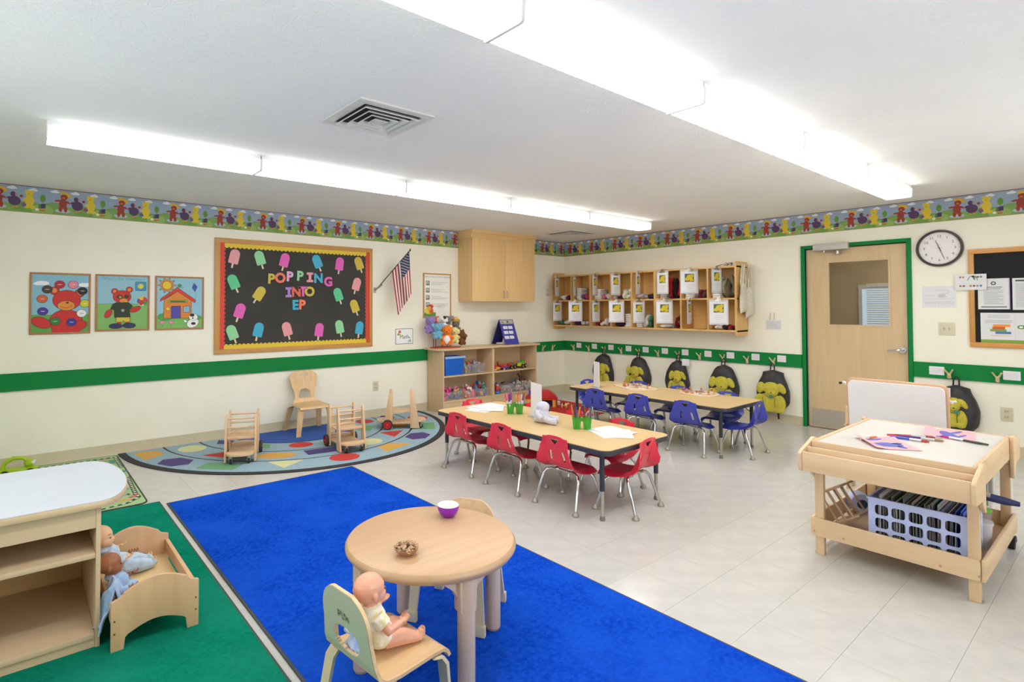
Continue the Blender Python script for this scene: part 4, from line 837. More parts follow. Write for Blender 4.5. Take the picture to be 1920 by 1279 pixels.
# white plush lying on the table
t = thing('plush_toy', 'white plush toy slumped against the sign on the red chair table', 'plush', (-3.90, -3.11, ZT), math.radians(-60))
M_WPL = noise_mat('white_plush', '#bfbdcc', '#cac9d6', nscale=40, rough=.95, bump=.4, bscale=120, sheen=.3)
pb = G(); pb.ell((0, 0, .062), (.062, .058, .062), 16); pb.ell((.005, .0, .125), (.055, .052, .045), 16); pb.ell((-.03, .02, .02), (.05, .04, .022)); pb.tube([(.03, -.035, .04), (.08, -.05, .028), (.125, -.045, .026)], [.028, .026, .03]); pb.tube([(.03, .035, .04), (.085, .04, .028), (.12, .045, .026)], [.028, .026, .03]); pb.tube([(-.03, -.05, .1), (-.02, -.075, .07), (.01, -.08, .05)], [.024, .022, .02])
obj('body', fuse(pb, M_WPL, .005, 3), None, t); g = G(); g.ell((.056, .008, .118), (.008, .016, .03), 10); obj('nose', g, C('#2b2b30', .4), t)
# shape puzzles on the blue-chair table
def puzzle(label, x, y, rot, rx, ry, who, seed):
    t = thing('sorting_board', label, 'wooden board', (x, y, ZT), rot, 'sorting boards on the blue chair table'); g = G(); g.prism(ell2(0, 0, rx, ry, 32) if seed == 2 else rrect(-rx, rx, -ry, ry, .06, 6), .016); obj('board', g, C('#d9c6a6', .5), t, bevel=.004)
    P = Print((0, 0, .016), (1, 0, 0), (0, 1, 0)); rnd = random.Random(seed); cs = ['#c4785a', '#e8e2d4', '#cf9a78', '#b0583c', '#8f9aa8', '#dcb08a', '#ece6da']
    for k in range(12):
        a = k/12*2*PI; P.poly(cs[k % 7], ell2(rx*.62*math.cos(a)*rnd.uniform(.3, 1), ry*.62*math.sin(a)*rnd.uniform(.5, 1), .045, .028, 10, rnd.uniform(0, 180)), 1+k*.3)
    P.obj('printed_shapes', t)
    used_ = set()
    for k in range(8):
        a = k/8*2*PI+.3; q = rnd.uniform(.35, .85); lx, ly = rx*q*math.cos(a), ry*q*math.sin(a); ca, sa = math.cos(rot), math.sin(rot)
        wx, wy = lx*ca-ly*sa, lx*sa+ly*ca; dr = math.atan2(wx*fw.x+wy*fw.y, wx*rt.x+wy*rt.y)
        DN = ['right end', 'far right edge', 'far edge', 'far left edge', 'left end', 'near left edge', 'near edge', 'near right edge']; ky = int(round(dr/(PI/4))) % 8
        while DN[ky] in used_: ky = (ky+1) % 8
        used_.add(DN[ky]); p = thing('puzzle_piece', 'knobbed wooden puzzle piece at the %s of %s' % (DN[ky], who), 'puzzle piece', (x+wx, y+wy, ZT+.0175), a, 'puzzle pieces on '+who)
        g = G(); g.prism(ell2(0, 0, .024, .018, 10), .007); obj('base', g, C(cs[(k*3) % 7], .5), p); g = G(); g.lathe([(.004, .007), (.0045, .018), (.011, .024), (.012, .03), (.007, .036), (0, .037)], n=10); obj('knob', g, C(('#b8714c', '#c98a60', '#a85a3c')[k % 3], .5), p)
puzzle('pale wooden sorting board with scattered pieces, farther from the door', -1.70, -2.48, math.radians(62), .24, .17, 'the far sorting board', 1)
puzzle('oval pale wooden sorting board with knobbed pieces, nearer the door', -1.57, -3.16, math.radians(85), .20, .17, 'the near oval sorting board', 2)

# ---------------- round table, toddler chairs ----------------
RT = thing('round_table', 'round birch toddler table with four thick legs on the blue rug', 'table', (-5.822, -4.28, .009))
g = G(); g.lathe([(0, .405), (.31, .405), (.333, .41), (.343, .423), (.343, .434), (.334, .446), (.318, .450), (0, .450)], n=64); obj('tabletop', g, W_ROUND, RT)
M_TLEG = wood('pinkish_beech', '#cdb196', '#dac3aa', 'z', 18)
for a in (-11, 79, 170, 260):
    R_ = Matrix.Rotation(math.radians(a), 4, 'Z'); g = G(); g.tube([(.292, 0, .006), (.292, 0, .012), (.292, 0, .41)], [.029, .032, .033], 20); g2 = G(); g2.merge(g, R_); l = obj('leg', g2, M_TLEG, RT)
    g = G(); pr = [(.0, .0), (.03, .0), (.045, -.03), (.085, -.052), (.125, -.058), (.125, -.10), (0, -.17)]
    g.prism([(-.036, .0), (.036, 0), (.034, -.12), (.0, -.14), (-.034, -.12)], .05, (.262, 0, .408), (0, 1, 0), (0, 0, 1))
    for s_ in (-1, 1): g.prism([(s_*.03, 0), (s_*.13, 0), (s_*.085, -.018), (s_*.05, -.045), (s_*.03, -.085)], .03, (.262, 0, .408), (0, 1, 0), (0, 0, 1))
    g2 = G(); g2.merge(g, R_); obj('corner_bracket', g2, M_TLEG, l, bevel=.006)
    g = G(); g.lathe([(0, 0), (.028, 0), (.031, .006), (.031, .012), (0, .012)], (.292, 0, 0), 20); g2 = G(); g2.merge(g, R_); obj('glide', g2, C('#a8917c', .6), l)
t = thing('cereal_bowl', 'small bowl heaped with tan cereal rings on the round table', 'bowl', (-5.995, -4.365, .4595)); g = G(); g.lathe([(0, 0), (.024, 0), (.04, .014), (.047, .028), (.044, .028), (.036, .014), (0, .006)], n=24); obj('bowl', g, C('#a5765c', .35), t)
g = G(); rnd = random.Random(4)
for k in range(120):
    a = rnd.uniform(0, 2*PI); r_ = .044*math.sqrt(rnd.random()); zz = .024+.016*(1-(r_/.046)**2)+rnd.uniform(-.002, .004); rr = Euler((rnd.uniform(-.6, .6), rnd.uniform(-.6, .6), 0)).to_matrix(); n = 8; vs = []
    for i in range(n):
        b_ = 2*PI*i/n
        for j in range(5):
            c_ = 2*PI*j/5; vs.append(Vector((r_*math.cos(a), r_*math.sin(a), zz))+rr @ Vector(((.0048+.0021*math.cos(c_))*math.cos(b_), (.0048+.0021*math.cos(c_))*math.sin(b_), .0021*math.sin(c_))))
    g.add(vs, [(i*5+j, ((i+1) % n)*5+j, ((i+1) % n)*5+(j+1) % 5, i*5+(j+1) % 5) for i in range(n) for j in range(5)])
obj('cereal', g, noise_mat('cereal_tan', '#ab8a6a', '#cdab88', nscale=90, rough=.9), t, kind='stuff')
t = thing('purple_bowl', 'small purple bowl with white inside on the round table', 'bowl', (-5.645, -4.165, .4595)); g = G(); g.lathe([(0, 0), (.022, 0), (.038, .014), (.0475, .036), (.048, .05), (.0465, .05)], n=28); obj('outer_shell', g, C('#8a1fb0', .3), t)
g = G(); g.lathe([(.0478, .0505), (.0455, .053), (.044, .048), (.034, .016), (0, .006)], n=28); obj('white_liner', g, C('#e4e8e2', .4), t)
M_SAGE = C('#b7b48f', .45, name='sage_laminate')
def toddler_chair(label, x, y, deg, TOPZ=.495):
    t = thing('toddler_chair', label, 'chair', (x, y, .009), math.radians(deg), 'bentwood toddler chairs'); ZS = .25
    PR = [(0, (-.155, TOPZ)), (.3, (-.138, TOPZ-.125)), (.42, (-.128, .30)), (.47, (-.117, .268)), (.52, (-.095, .252)), (.62, (-.04, .248)), (.85, (.09, .253)), (.93, (.135, .252)), (.97, (.155, .24)), (1, (.163, .222))]
    def pt(u, v, off=0):
        s_ = 2*u-1; xx, z = smooth_lerp(PR, v); hw = .128 if v < .3 else .128+.022*min(1, (v-.3)/.2)
        if v < .25: r_ = 1-(1-v/.25)**2.6; hw *= .40+.60*r_
        if v > .5: hw = .15
        return (xx+off, -s_*hw, z)
    hole = lambda u, v: ((2*u-1)/.52)**2+((v-.355)/.075)**2 < 1
    g = G(); g.sheet(lambda u, v: pt(u, v), 40, 90, .011, hole); obj('seat_and_back', g, W_PALE_X, t)
    g = G(); g.sheet(lambda u, v: pt(u*.97+.015, v*.44+.012, -.0065), 36, 40, .001, lambda u, v: hole(u*.97+.015, v*.44+.012)); bk = obj('back_veneer', g, C('#b9bba4', .4), t, label='pale sage laminate back face')
    P = Print((-.1530, -.0, .415), (.0, -1, 0), (-.136, 0, .99))
    for k, pts in enumerate(([(-.03, .01), (-.028, -.012)], [(-.03, .01), (-.018, .008), (-.019, -.002), (-.028, -.002)], [(-.01, .012), (-.006, -.012), (.004, -.01)], [(.004, .0), (.008, .012), (.014, -.012)], [(.016, -.008), (.022, .004), (.028, -.014)])): P.line('#3c3a30', [(a, b_) for a, b_ in pts], .0028, 3)
    if TOPZ > .48: P.obj('engraved_mark', bk)
    for sx in (-1, 1):
        for sy in (-1, 1):
            x0, x1 = (sx*.10, sx*.155) if sx > 0 else (-.07, -.145); y0 = sy*.13
            g = G(); P0 = [(x0, y0, .243), (x0+sx*.03, y0+sy*.006, .238), (x0+sx*.045, y0+sy*.012, .215), (x1, y0+sy*.028, .03)]
            vs = []
            for (a, b_, c_) in P0: w2 = .023 if c_ > .2 else .019; vs += [(a-.0, b_-w2, c_), (a, b_+w2, c_), (a-sx*.011, b_+w2, c_-.004), (a-sx*.011, b_-w2, c_-.004)]
            fs = [(i*4+j, i*4+(j+1) % 4, (i+1)*4+(j+1) % 4, (i+1)*4+j) for i in range(3) for j in range(4)]+[(3, 2, 1, 0), (12, 13, 14, 15)]
            if sx*1 < 0: fs = [f[::-1] for f in fs]
            g.add(vs, fs); l = obj('leg', g, C('#cbbd9c', .4), t); q = P0[-1]
            obj('foot_cap', G().box(q[0]-.012, q[0]+.010, q[1]-.023, q[1]+.023, 0, .045), C('#cdbfa0', .5), l, bevel=.003)
    return t
toddler_chair('bentwood toddler chair holding a baby doll, nearest the camera', -6.19, -4.52, 6)
toddler_chair('bentwood toddler chair pushed under the far side of the round table', -5.565, -4.135, 210, .452)
# plywood chair against the left wall
t = thing('plywood_chair', 'pale plywood chair with handle slot against the wall', 'chair', (-4.60, -.245, .0075), math.radians(-92))
PR = [(0, (-.165, .655)), (.1, (-.155, .60)), (.32, (-.125, .45)), (.47, (-.112, .345)), (.52, (-.09, .31)), (.58, (-.04, .30)), (.9, (.19, .302)), (.96, (.215, .298)), (1, (.225, .28))]
HW = [(0, .085), (.03, .12), (.07, .15), (.12, .162), (.22, .15), (.36, .118), (.46, .112), (.5, .135), (.56, .17), (1, .178)]
def pw(u, v): xx, z = smooth_lerp(PR, v); return (xx, -(2*u-1)*smooth_lerp(HW, v), z)
def pwh(u, v): s_ = 2*u-1; return (.05 < v < .085 and abs(s_) < .33) or (.30 < v < .44 and (s_/.62)**2+((v-.44)/.14)**2 < 1)
g = G(); g.sheet(pw, 44, 90, .012, pwh); obj('seat_and_back', g, W_PALE_Z, t)
for sx in (-1, 1):
    for sy in (-1, 1):
        x0 = .17 if sx > 0 else -.06; g = G(); P0 = [(x0-sx*.06, sy*.11, .29), (x0, sy*.145, .288), (x0+sx*.03, sy*.162, .265), (x0+sx*.055, sy*.195, .0)]
        if sx < 0: P0[-1] = (-.195, sy*.2, 0); P0[-2] = (-.12, sy*.165, .262)
        vs = []
        for (a, b_, c_) in P0: w2 = .034 if c_ > .2 else .024; vs += [(a, b_-w2, c_), (a, b_+w2, c_), (a-sx*.014, b_+w2, max(0, c_-.003)), (a-sx*.014, b_-w2, max(0, c_-.003))]
        fs = [(i*4+j, i*4+(j+1) % 4, (i+1)*4+(j+1) % 4, (i+1)*4+j) for i in range(3) for j in range(4)]+[(3, 2, 1, 0), (12, 13, 14, 15)]
        if sx < 0: fs = [f[::-1] for f in fs]
        g.add(vs, fs); obj('leg', g, W_PALE_Z, t)
# ---------------- rugs ----------------
def pile(name, c1, c2): return noise_mat(name, c1, c2, nscale=55, detail=6, rough=1, bump=.6, bscale=420, spec=.0, lo=.3, hi=.7, bdist=.004)
def soft_pile(name, c1, c2, c3):
    m = pile(name, c1, c2); nt = m.node_tree; b = nt.nodes['Principled BSDF']; src = b.inputs['Base Color'].links[0].from_socket
    n = nt.nodes.new('ShaderNodeTexNoise'); n.inputs['Scale'].default_value = 2.6; n.inputs['Detail'].default_value = 5; tc = nt.nodes.new('ShaderNodeTexCoord'); nt.links.new(tc.outputs['Object'], n.inputs['Vector'])
    mx = nt.nodes.new('ShaderNodeMixRGB'); mx.inputs[2].default_value = lin(c3); mr = nt.nodes.new('ShaderNodeMapRange'); mr.inputs[1].default_value = .42; mr.inputs[2].default_value = .62; mr.inputs[4].default_value = .55; nt.links.new(n.outputs[0], mr.inputs[0]); nt.links.new(mr.outputs[0], mx.inputs[0]); nt.links.new(src, mx.inputs[1]); nt.links.new(mx.outputs[0], b.inputs['Base Color']); return m
t = thing('blue_rug', 'large plain royal blue rug under the round table', 'rug', (0, 0, 0)); obj('pile', G().box(-6.298, -4.872, Y0+.3, -1.782, 0, .009), soft_pile('blue_pile', '#0c3aa8', '#1a50c6', '#2058cc'), t); g = G(); g.box(-6.31, -6.298, Y0+.29, -1.77, 0, .0075); obj('binding_left', g, C('#3d4248', .8), t); obj('binding_right', G().box(-4.872, -4.862, Y0+.29, -1.77, 0, .0075), C('#4a3f3c', .8), t); obj('binding_end', G().box(-6.298, -4.872, -1.782, -1.77, 0, .0075), C('#44414a', .8), t)
t = thing('green_rug', 'large plain green rug under the toy bed and white topped shelf', 'rug', (0, 0, 0)); obj('pile', G().box(-7.9, -6.352, Y0+.3, -1.70, 0, .009), soft_pile('green_pile', '#0b6e54', '#138066', '#1f8a70'), t); obj('binding_right', G().box(-6.352, -6.342, Y0+.3, -1.70, 0, .0075), C('#3a4a42', .8), t)
# semicircular shapes rug
AR = thing('shapes_rug', 'half round grey blue rug with coloured shapes against the wall', 'rug', (-4.675, -.02, 0))
def half(r, sq=1): return ell2(0, 0, r, r*sq, 60, 0, 180, 360)
g = G(); g.prism(half(1.72), .007); obj('pile', g, noise_mat('rug_black', '#2f2d30', '#38363a', nscale=80, rough=1), AR)
P = Print((0, 0, .007), (1, 0, 0), (0, 1, 0), .0003)
LB = noise_mat('rug_light_blue', '#8fa9b6', '#9bb3bf', nscale=60, rough=1, spec=.05)
def ring(c, r0, r1, L): P.poly(c, ell2(0, 0, r1, r1, 60, 0, 180, 360)+ell2(0, 0, r0, r0, 60, 0, 180, 360)[::-1], L)
P.poly(LB, half(1.655), 1); ring('#1f1f24', 1.325, 1.345, 2); ring('#1f1f24', .99, 1.01, 2); P.poly('#2a2a2e', half(.685), 2); P.poly(noise_mat('rug_blue', '#2c509c', '#345aa8', nscale=60, rough=1), half(.665), 3)
def at(x, y): return (x+4.675, y+.02)
def shp(kind, x, y, c, s=1):
    px, py = at(x, y); a = math.degrees(math.atan2(py, px))+90
    pts = {'circle': ell2(0, 0, .14, .125), 'tri': [(-.16, -.1), (.16, -.1), (0, .13)], 'itri': [(-.16, .1), (.16, .1), (0, -.13)], 'hex': [(-.17, 0), (-.09, -.115), (.09, -.115), (.17, 0), (.09, .115), (-.09, .115)], 'rect': [(-.17, -.09), (.17, -.09), (.17, .09), (-.17, .09)], 'oval': ell2(0, 0, .18, .11), 'trap': [(-.19, -.1), (.19, -.1), (.08, .1), (-.1, .1)], 'dia': [(-.17, 0), (0, -.11), (.17, 0), (0, .11)]}[kind]
    P.poly(c, xform(pts, s, s, a, px, py), 4, .95)
pu, re_, og, cr_, gr_ = '#4e3f78', '#c23a33', '#cfa150', '#d2cf9c', '#6c9f72'
for a in (('trap', -6.16, -.24, og), ('hex', -6.03, -.67, pu), ('rect', -5.76, -1.06, gr_), ('itri', -5.29, -1.34, cr_), ('circle', -4.78, -1.47, re_), ('trap', -4.23, -1.40, og), ('hex', -3.78, -1.20, pu), ('rect', -3.42, -.86, gr_), ('circle', -3.24, -.40, re_),
          ('circle', -5.80, -.26, cr_), ('tri', -5.62, -.66, re_), ('oval', -5.25, -1.02, og), ('rect', -4.83, -1.13, pu), ('circle', -4.31, -1.10, cr_), ('tri', -3.94, -.90, re_), ('oval', -3.64, -.56, og), ('dia', -3.54, -.16, pu),
          ('dia', -5.47, -.2, pu, .85), ('trap', -5.25, -.57, gr_, .8), ('circle', -4.91, -.78, re_, .85), ('hex', -4.42, -.79, pu, .8), ('rect', -4.03, -.52, gr_, .8), ('circle', -3.86, -.18, re_, .85)): shp(*a)
P.obj('woven_pattern', AR)
# road rug
RR = thing('road_rug', 'green play rug printed with roads behind the white topped shelf', 'rug', (-6.405, -.05, 0)); g = G(); g.prism(rrect(-1.5, 0, -1.62, 0, .06), .006); obj('pile', g, C('#2f3a2c', 1), RR)
P = Print((0, 0, .006), (1, 0, 0), (0, 1, 0), .0003); P.poly(noise_mat('rug_meadow', '#98ba84', '#a5c491', nscale=50, rough=1), rrect(-1.488, -.01, -1.608, -.01, .05), 1)
def road(pts, w=.05):
    P.line('#26302a', pts, w, 3); P.line('#98ba84', pts, w*.68, 3.5) if False else None
    for (a, b_) in zip(pts, pts[1:]):
        l = math.hypot(b_[0]-a[0], b_[1]-a[1]); n = max(1, int(l/.05))
        for k in range(n): q = (k+.25)/n; r_ = (k+.7)/n; P.line('#d8ddc0', [(a[0]+(b_[0]-a[0])*q, a[1]+(b_[1]-a[1])*q), (a[0]+(b_[0]-a[0])*r_, a[1]+(b_[1]-a[1])*r_)], .018, 5)
road([(-.028, -.12), (-.027, -.50)], .03); road([(-.027, -.82), (-.045, -1.38)], .032); road([(-.03, -.09), (-1.4, -.075)], .04); road([(-.045, -1.38), (-.034, -1.45), (-.12, -1.545), (-.27, -1.575), (-1.4, -1.5)], .03); road([(-.05, -1.36), (-.09, -1.34), (-.155, -1.24), (-.3, -1.2)], .03); road([(-.14, -1.385), (-.2, -1.32), (-.3, -1.3), (-.35, -1.4), (-.22, -1.43), (-.14, -1.385)], .026); road([(-.6, -1.4), (-.8, -.9), (-.7, -.3)])
P.poly('#d64b52', [(-.1, -1.41), (-.03, -1.375), (-.02, -1.4), (-.09, -1.435)], 7); P.poly('#d99a3e', ell2(-.125, -1.465, .05, .02, 14, 15), 6); P.poly('#4c8f78', ell2(-.065, -.25, .03, .07), 4); P.poly('#4c8f78', ell2(-.11, -1.19, .05, .03), 4); P.poly('#3a7d8f', ell2(-.03, -.65, .03, .03), 4); P.poly('#cf8f8a', ell2(-.16, -.17, .1, .02, 12, 5), 4); P.poly('#d3b98f', ell2(-.06, -1.0, .025, .14), 2); P.obj('printed_roads', RR)
# toy car on it
t = thing('toy_car', 'lime green toy car with round handle opening on the road rug', 'toy car', (-7.13, -.28, .0065), math.radians(-8)); M = C('#a5c21c', .35)
g = G(); g.box(-.13, .13, -.055, .055, .03, .065); obj('body', g, M, t, bevel=.015); g = G(); g.tube([(-.11, 0, .05), (-.085, 0, .115), (-.03, 0, .145), (.03, 0, .14), (.075, 0, .095), (.085, 0, .06)], .016, 10); obj('handle', g, M, t); g = G(); g.ell((.07, 0, .095), (.035, .04, .035)); obj('cab', g, M, t)
for a in (-.08, .085):
    for s_ in (-1, 1): g = G(); g.cyl((a, s_*.05, .03), (a, s_*.072, .03), .03, n=16); obj('wheel', g, C('#30322c', .6), t)
for s_ in (-1, 1): g = G(); g.ell((.1, s_*.025, .098), .013, 10); obj('headlight', g, C('#e4e4e0', .3), t)

# ---------------- low shelf with white top (left foreground) ----------------
LS = thing('low_shelf', 'low birch storage shelf with rounded white top, left foreground', 'shelf', (-6.87, -3.43, .009)); FL = -1.03
def tp(o=0): return [(FL-.03, -.02-o), (.0, -.02-o)]+[(.0+(.125+o)*math.sin(PI*k/16), .34-(.36+o)*math.cos(PI*k/16)) for k in range(1, 16)]+[(.0, .70+o), (FL-.03, .70+o)]
g = G(); g.prism(tp(), .003, (0, 0, .591)); obj('white_top', g, noise_mat('white_laminate', '#c6ccd4', '#ccd1d8', nscale=3, rough=.35), LS)
g = G(); g.prism(tp(.004), .026, (0, 0, .5645)); obj('top_edge', g, W_SHELF_X, LS, bevel=.005)
MB = wood('pinkish_birch_x', '#cdb08c', '#d8bd9a', 'x', 16); MBZ = wood('pinkish_birch_z', '#cdb08c', '#d8bd9a', 'z', 16)
obj('side_panel', G().box(-.017, 0, 0, .62, .0, .5645), MBZ, LS, bevel=.002); obj('side_panel', G().box(FL, FL+.017, 0, .62, 0, .5645), MBZ, LS, bevel=.002)
obj('apron', G().box(FL+.017, -.0175, .003, .02, .48, .5645), MB, LS); obj('back_panel', G().box(FL+.017, -.0175, .605, .62, .03, .5735), wood('shelf_back_birch', '#c6a06c', '#d0ab78', 'x', 14), LS)
obj('shelf_board', G().box(FL+.017, -.0175, .002, .604, .358, .379), MB, LS, bevel=.003); obj('shelf_board', G().box(FL+.017, -.0175, .0, .604, .036, .057), MB, LS, bevel=.003); obj('plinth', G().box(FL+.017, -.0175, .008, .022, 0, .0355), MB, LS)

# ---------------- toy bed ----------------
BD = thing('toy_bed', 'small wooden doll bed with arched ends on the green rug', 'bed', (-6.679, -3.19, .009)); bw, bl2 = .163, .31; MBED = wood('tan_beech', '#cda277', '#dbb48b', 'z', 12)
def bend(y, hi, nm):
    n = 12; top = [(-bw, .195), (-bw+.03, .205), (-bw+.045, .218)]+[(-bw+.045+(2*bw-.09)*k/n, .222+hi*math.sin(PI*k/n)) for k in range(n+1)]+[(bw-.045, .218), (bw-.03, .205), (bw, .195)]
    bot = [(bw, 0), (bw-.045, 0), (bw-.05, .045)]+[(bw-.06-(2*bw-.12)*k/n, .055+.03*math.sin(PI*k/n)) for k in range(n+1)]+[(-bw+.05, .045), (-bw+.045, 0), (-bw, 0)]
    g = G(); g.prism([(a, b_) for a, b_ in bot[::-1]]+top[::-1], .016, (0, y, 0), (1, 0, 0), (0, 0, 1)); o = obj(nm, g, MBED, BD, bevel=.004)
    for sx in (-1, 1):
        for z in (.07, .12): g = G(); g.cyl((sx*(bw-.012), y-.0165, z), (sx*(bw-.012), y-.0175, z), .004, n=10); obj('screw', g, C('#6b4c34', .5), o)
    return o
bend(-bl2, .038, 'footboard'); hb = bend(bl2, .045, 'headboard'); P = Print((0, bl2-.0165, .15), (1, 0, 0), (0, 0, 1))
for k in range(4): P.line('#6f5334', [(-.02+k*.012, -.008), (-.016+k*.012, .01), (-.01+k*.012, -.006)], .0025, 2)
P.obj('engraved_mark', hb)
for sx in (-1, 1): obj('side_rail', G().box(sx*(bw-.008)-.009, sx*(bw-.008)+.009, -bl2+.0005, bl2-.0165, .11, .17), MBED, BD, bevel=.003)
obj('mattress_board', G().box(-bw+.018, bw-.018, -bl2+.0005, bl2-.0165, .085, .099), C('#e2c48f', .4), BD)

# ---------------- dolls ----------------
def doll(label, loc, rotz, skin, cloth, sleeves, lie=0, headrot=0, kind='sit', scale=1.0):
    """baby doll sitting with legs forward (+x local)"""
    t = thing('baby_doll', label, 'doll', loc, rotz, 'baby dolls'); SK = noise_mat('doll_vinyl_'+skin.strip('#'), skin, skin, nscale=4, rough=.35, spec=.4)
    lean = -.12 if kind == 'sit' else -.35; th = lambda z: (lean*z*1.4-.02)
    hc = Vector((th(.2)+.01, 0, .232))
    g = G(); R_ = Matrix.Rotation(headrot, 3, 'Z')
    def hp(x, y, z): return hc+R_ @ Vector((x, y, z))
    g.ell(hp(-.008, 0, .008), (.062, .053, .056), 20, R_); g.ell(hp(.018, 0, -.018), (.043, .045, .036), 18, R_); g.ell(hp(.026, .022, -.022), (.022, .02, .02), 12); g.ell(hp(.026, -.022, -.022), (.022, .02, .02), 12)
    g.ell(hp(.058, 0, -.012), (.009, .009, .008), 10); g.ell(hp(.046, 0, -.042), (.012, .014, .01), 10); g.ell(hp(.05, 0, -.029), (.009, .014, .005), 10)
    for s_ in (-1, 1): g.ell(hp(-.006, s_*.054, -.01), (.011, .006, .016), 10, R_)
    g.tube([hc+Vector((-.005, 0, -.03)), (th(.15), 0, .16)], [.026, .03])
    g.ell((th(.1), 0, .12), (.045, .055, .055), 16); g.ell((-.01, 0, .055), (.05, .062, .052), 16)
    # legs
    foot = []
    for s_ in (-1, 1):
        k = Vector((.075, s_*.05, .042)); a = Vector((.13, s_*(.062 if kind == 'sit' else .035), .026)); f = Vector((.145, s_*(.066 if kind == 'sit' else .04), .055)); g.tube([(0, s_*.032, .045), k, a], [.035, .031, .019]); g.tube([a-Vector((.004, 0, .004)), a.lerp(f, .5)+Vector((.006, 0, 0)), f], [.02, .018, .014]); foot.append(f)
        for q in range(5): g.ell(f+Vector((.004, (q-2)*.0062, .008-abs(q-1.5)*.002)), .0048-.0004*q, 8)
        # arms and hands
        sh = Vector((th(.15), s_*.055, .155)); el = Vector((th(.15)+.035, s_*.088, .105)); wr = Vector((th(.15)+.085, s_*.078, .115+(.012 if s_ > 0 else 0))); g.tube([sh, el, wr], [.024, .02, .0135]); g.ell(wr+Vector((.012, 0, .004)), (.014, .012, .009), 10)
        for q in range(4): b0 = wr+Vector((.02, (q-1.5)*.0062, .006)); g.tube([b0, b0+Vector((.012, 0, .007)), b0+Vector((.018-.002*abs(q-1), 0, .015))], [.0042, .004, .0036], 6)
        b0 = wr+Vector((.008, -s_*.01, .006)); g.tube([b0, b0+Vector((.006, -s_*.008, .009))], [.0045, .004], 6)
    bm_ = fuse(g, SK, .0033, 2, 'doll_body'); body = obj('body', bm_, None, t)
    ey = G()
    for s_ in (-1, 1): ey.ell(hp(.0505, s_*.021, .0), (.0035, .0085, .0045), 10, R_)
    obj('eyes', ey, C('#3a2a24' if skin < '#a' else '#4a3d3a', .3), t, kind='stuff'); mo = G(); mo.ell(hp(.0565, 0, -.031), (.004, .0115, .0028), 10, R_); obj('mouth', mo, C('#a8574f', .4), t)
    br = G()
    for s_ in (-1, 1): br.tube([hp(.049, s_*.012, .017), hp(.047, s_*.022, .02), hp(.040, s_*.031, .016)], .0016, 6)
    obj('eyebrows', br, C('#7d5a46', .6), t, kind='stuff')
    c = G(); c.ell((th(.1), 0, .12), (.053, .064, .062), 16); c.ell((-.012, 0, .062), (.06, .072, .056), 16); c.ell((th(.17), 0, .165), (.034, .045, .02), 14)
    for s_ in (-1, 1):
        sh = Vector((th(.15), s_*.055, .155)); el = Vector((th(.15)+.035, s_*.088, .105)); wr = Vector((th(.15)+.085, s_*.078, .115)); c.tube([sh, sh.lerp(el, .62)] if sleeves == 'short' else [sh, el, el.lerp(wr, .85)], [.032, .031] if sleeves == 'short' else [.031, .028, .022])
        if kind != 'sit' or sleeves == 'long':
            k = Vector((.075, s_*.05, .042)); a = Vector((.13, s_*.035, .026)); c.tube([(0, s_*.032, .045), k, a, a+Vector((.022, 0, .018))], [.043, .039, .028, .024])
    obj('romper', fuse(c, cloth, .0045, 3), None, t)
    for o in t.children: o.scale = (scale,)*3
    return t
M_CL1 = noise_mat('yellow_print_cotton', '#dbd3a2', '#efece0', nscale=22, detail=2, rough=.9, bump=.3, bscale=30, bdist=.003, lo=.42, hi=.58)
M_CL2 = noise_mat('pale_blue_knit', '#a9bcd0', '#bccbd9', nscale=30, rough=.95, bump=.35, bscale=45, bdist=.003); M_CL3 = noise_mat('blue_towelling', '#92afd6', '#aac1de', nscale=30, rough=.95, bump=.4, bscale=40, bdist=.004)
doll('bald baby doll in yellow print romper seated on the near toddler chair', (-6.195, -4.515, .2625), math.radians(-3), '#e0a488', M_CL1, 'short', scale=.86)
doll('fair baby doll in pale blue and white sleepsuit lying in the toy bed', (-6.735, -3.02, .108), math.radians(6), '#e3b98f', M_CL2, 'long', kind='lie', headrot=-.5, scale=.86)
doll('brown skinned baby doll in light blue wrap in the toy bed', (-6.735, -3.285, .085), math.radians(-10), '#9a6443', M_CL3, 'long', kind='lie', headrot=.1, scale=.78)
t = thing('blue_blanket', 'crumpled light blue cloth beside the brown doll over the bed edge', 'blanket', (-6.83, -3.40, .17)); g = G()
g.sheet(lambda u, v: ((u-.5)*.1+.012*math.sin(v*9), (v-.5)*.15, .055-.17*abs(u-.55)**1.3*2+.016*math.sin(u*14+v*6)), 20, 20, .005); obj('cloth', g, M_CL3, t)
t = thing('diaper_cloth', 'white and blue folded cloth behind the seated doll on its chair', 'cloth', (-6.29, -4.52, .275), 0); g = G(); g.sheet(lambda u, v: (.012*math.sin(v*11+u*3), (u-.5)*.1, v*.09), 14, 14, .012); obj('cloth', g, noise_mat('blue_white_cloth', '#93aee6', '#dfe6f4', nscale=14, rough=.9, bump=.4, bscale=30), t)
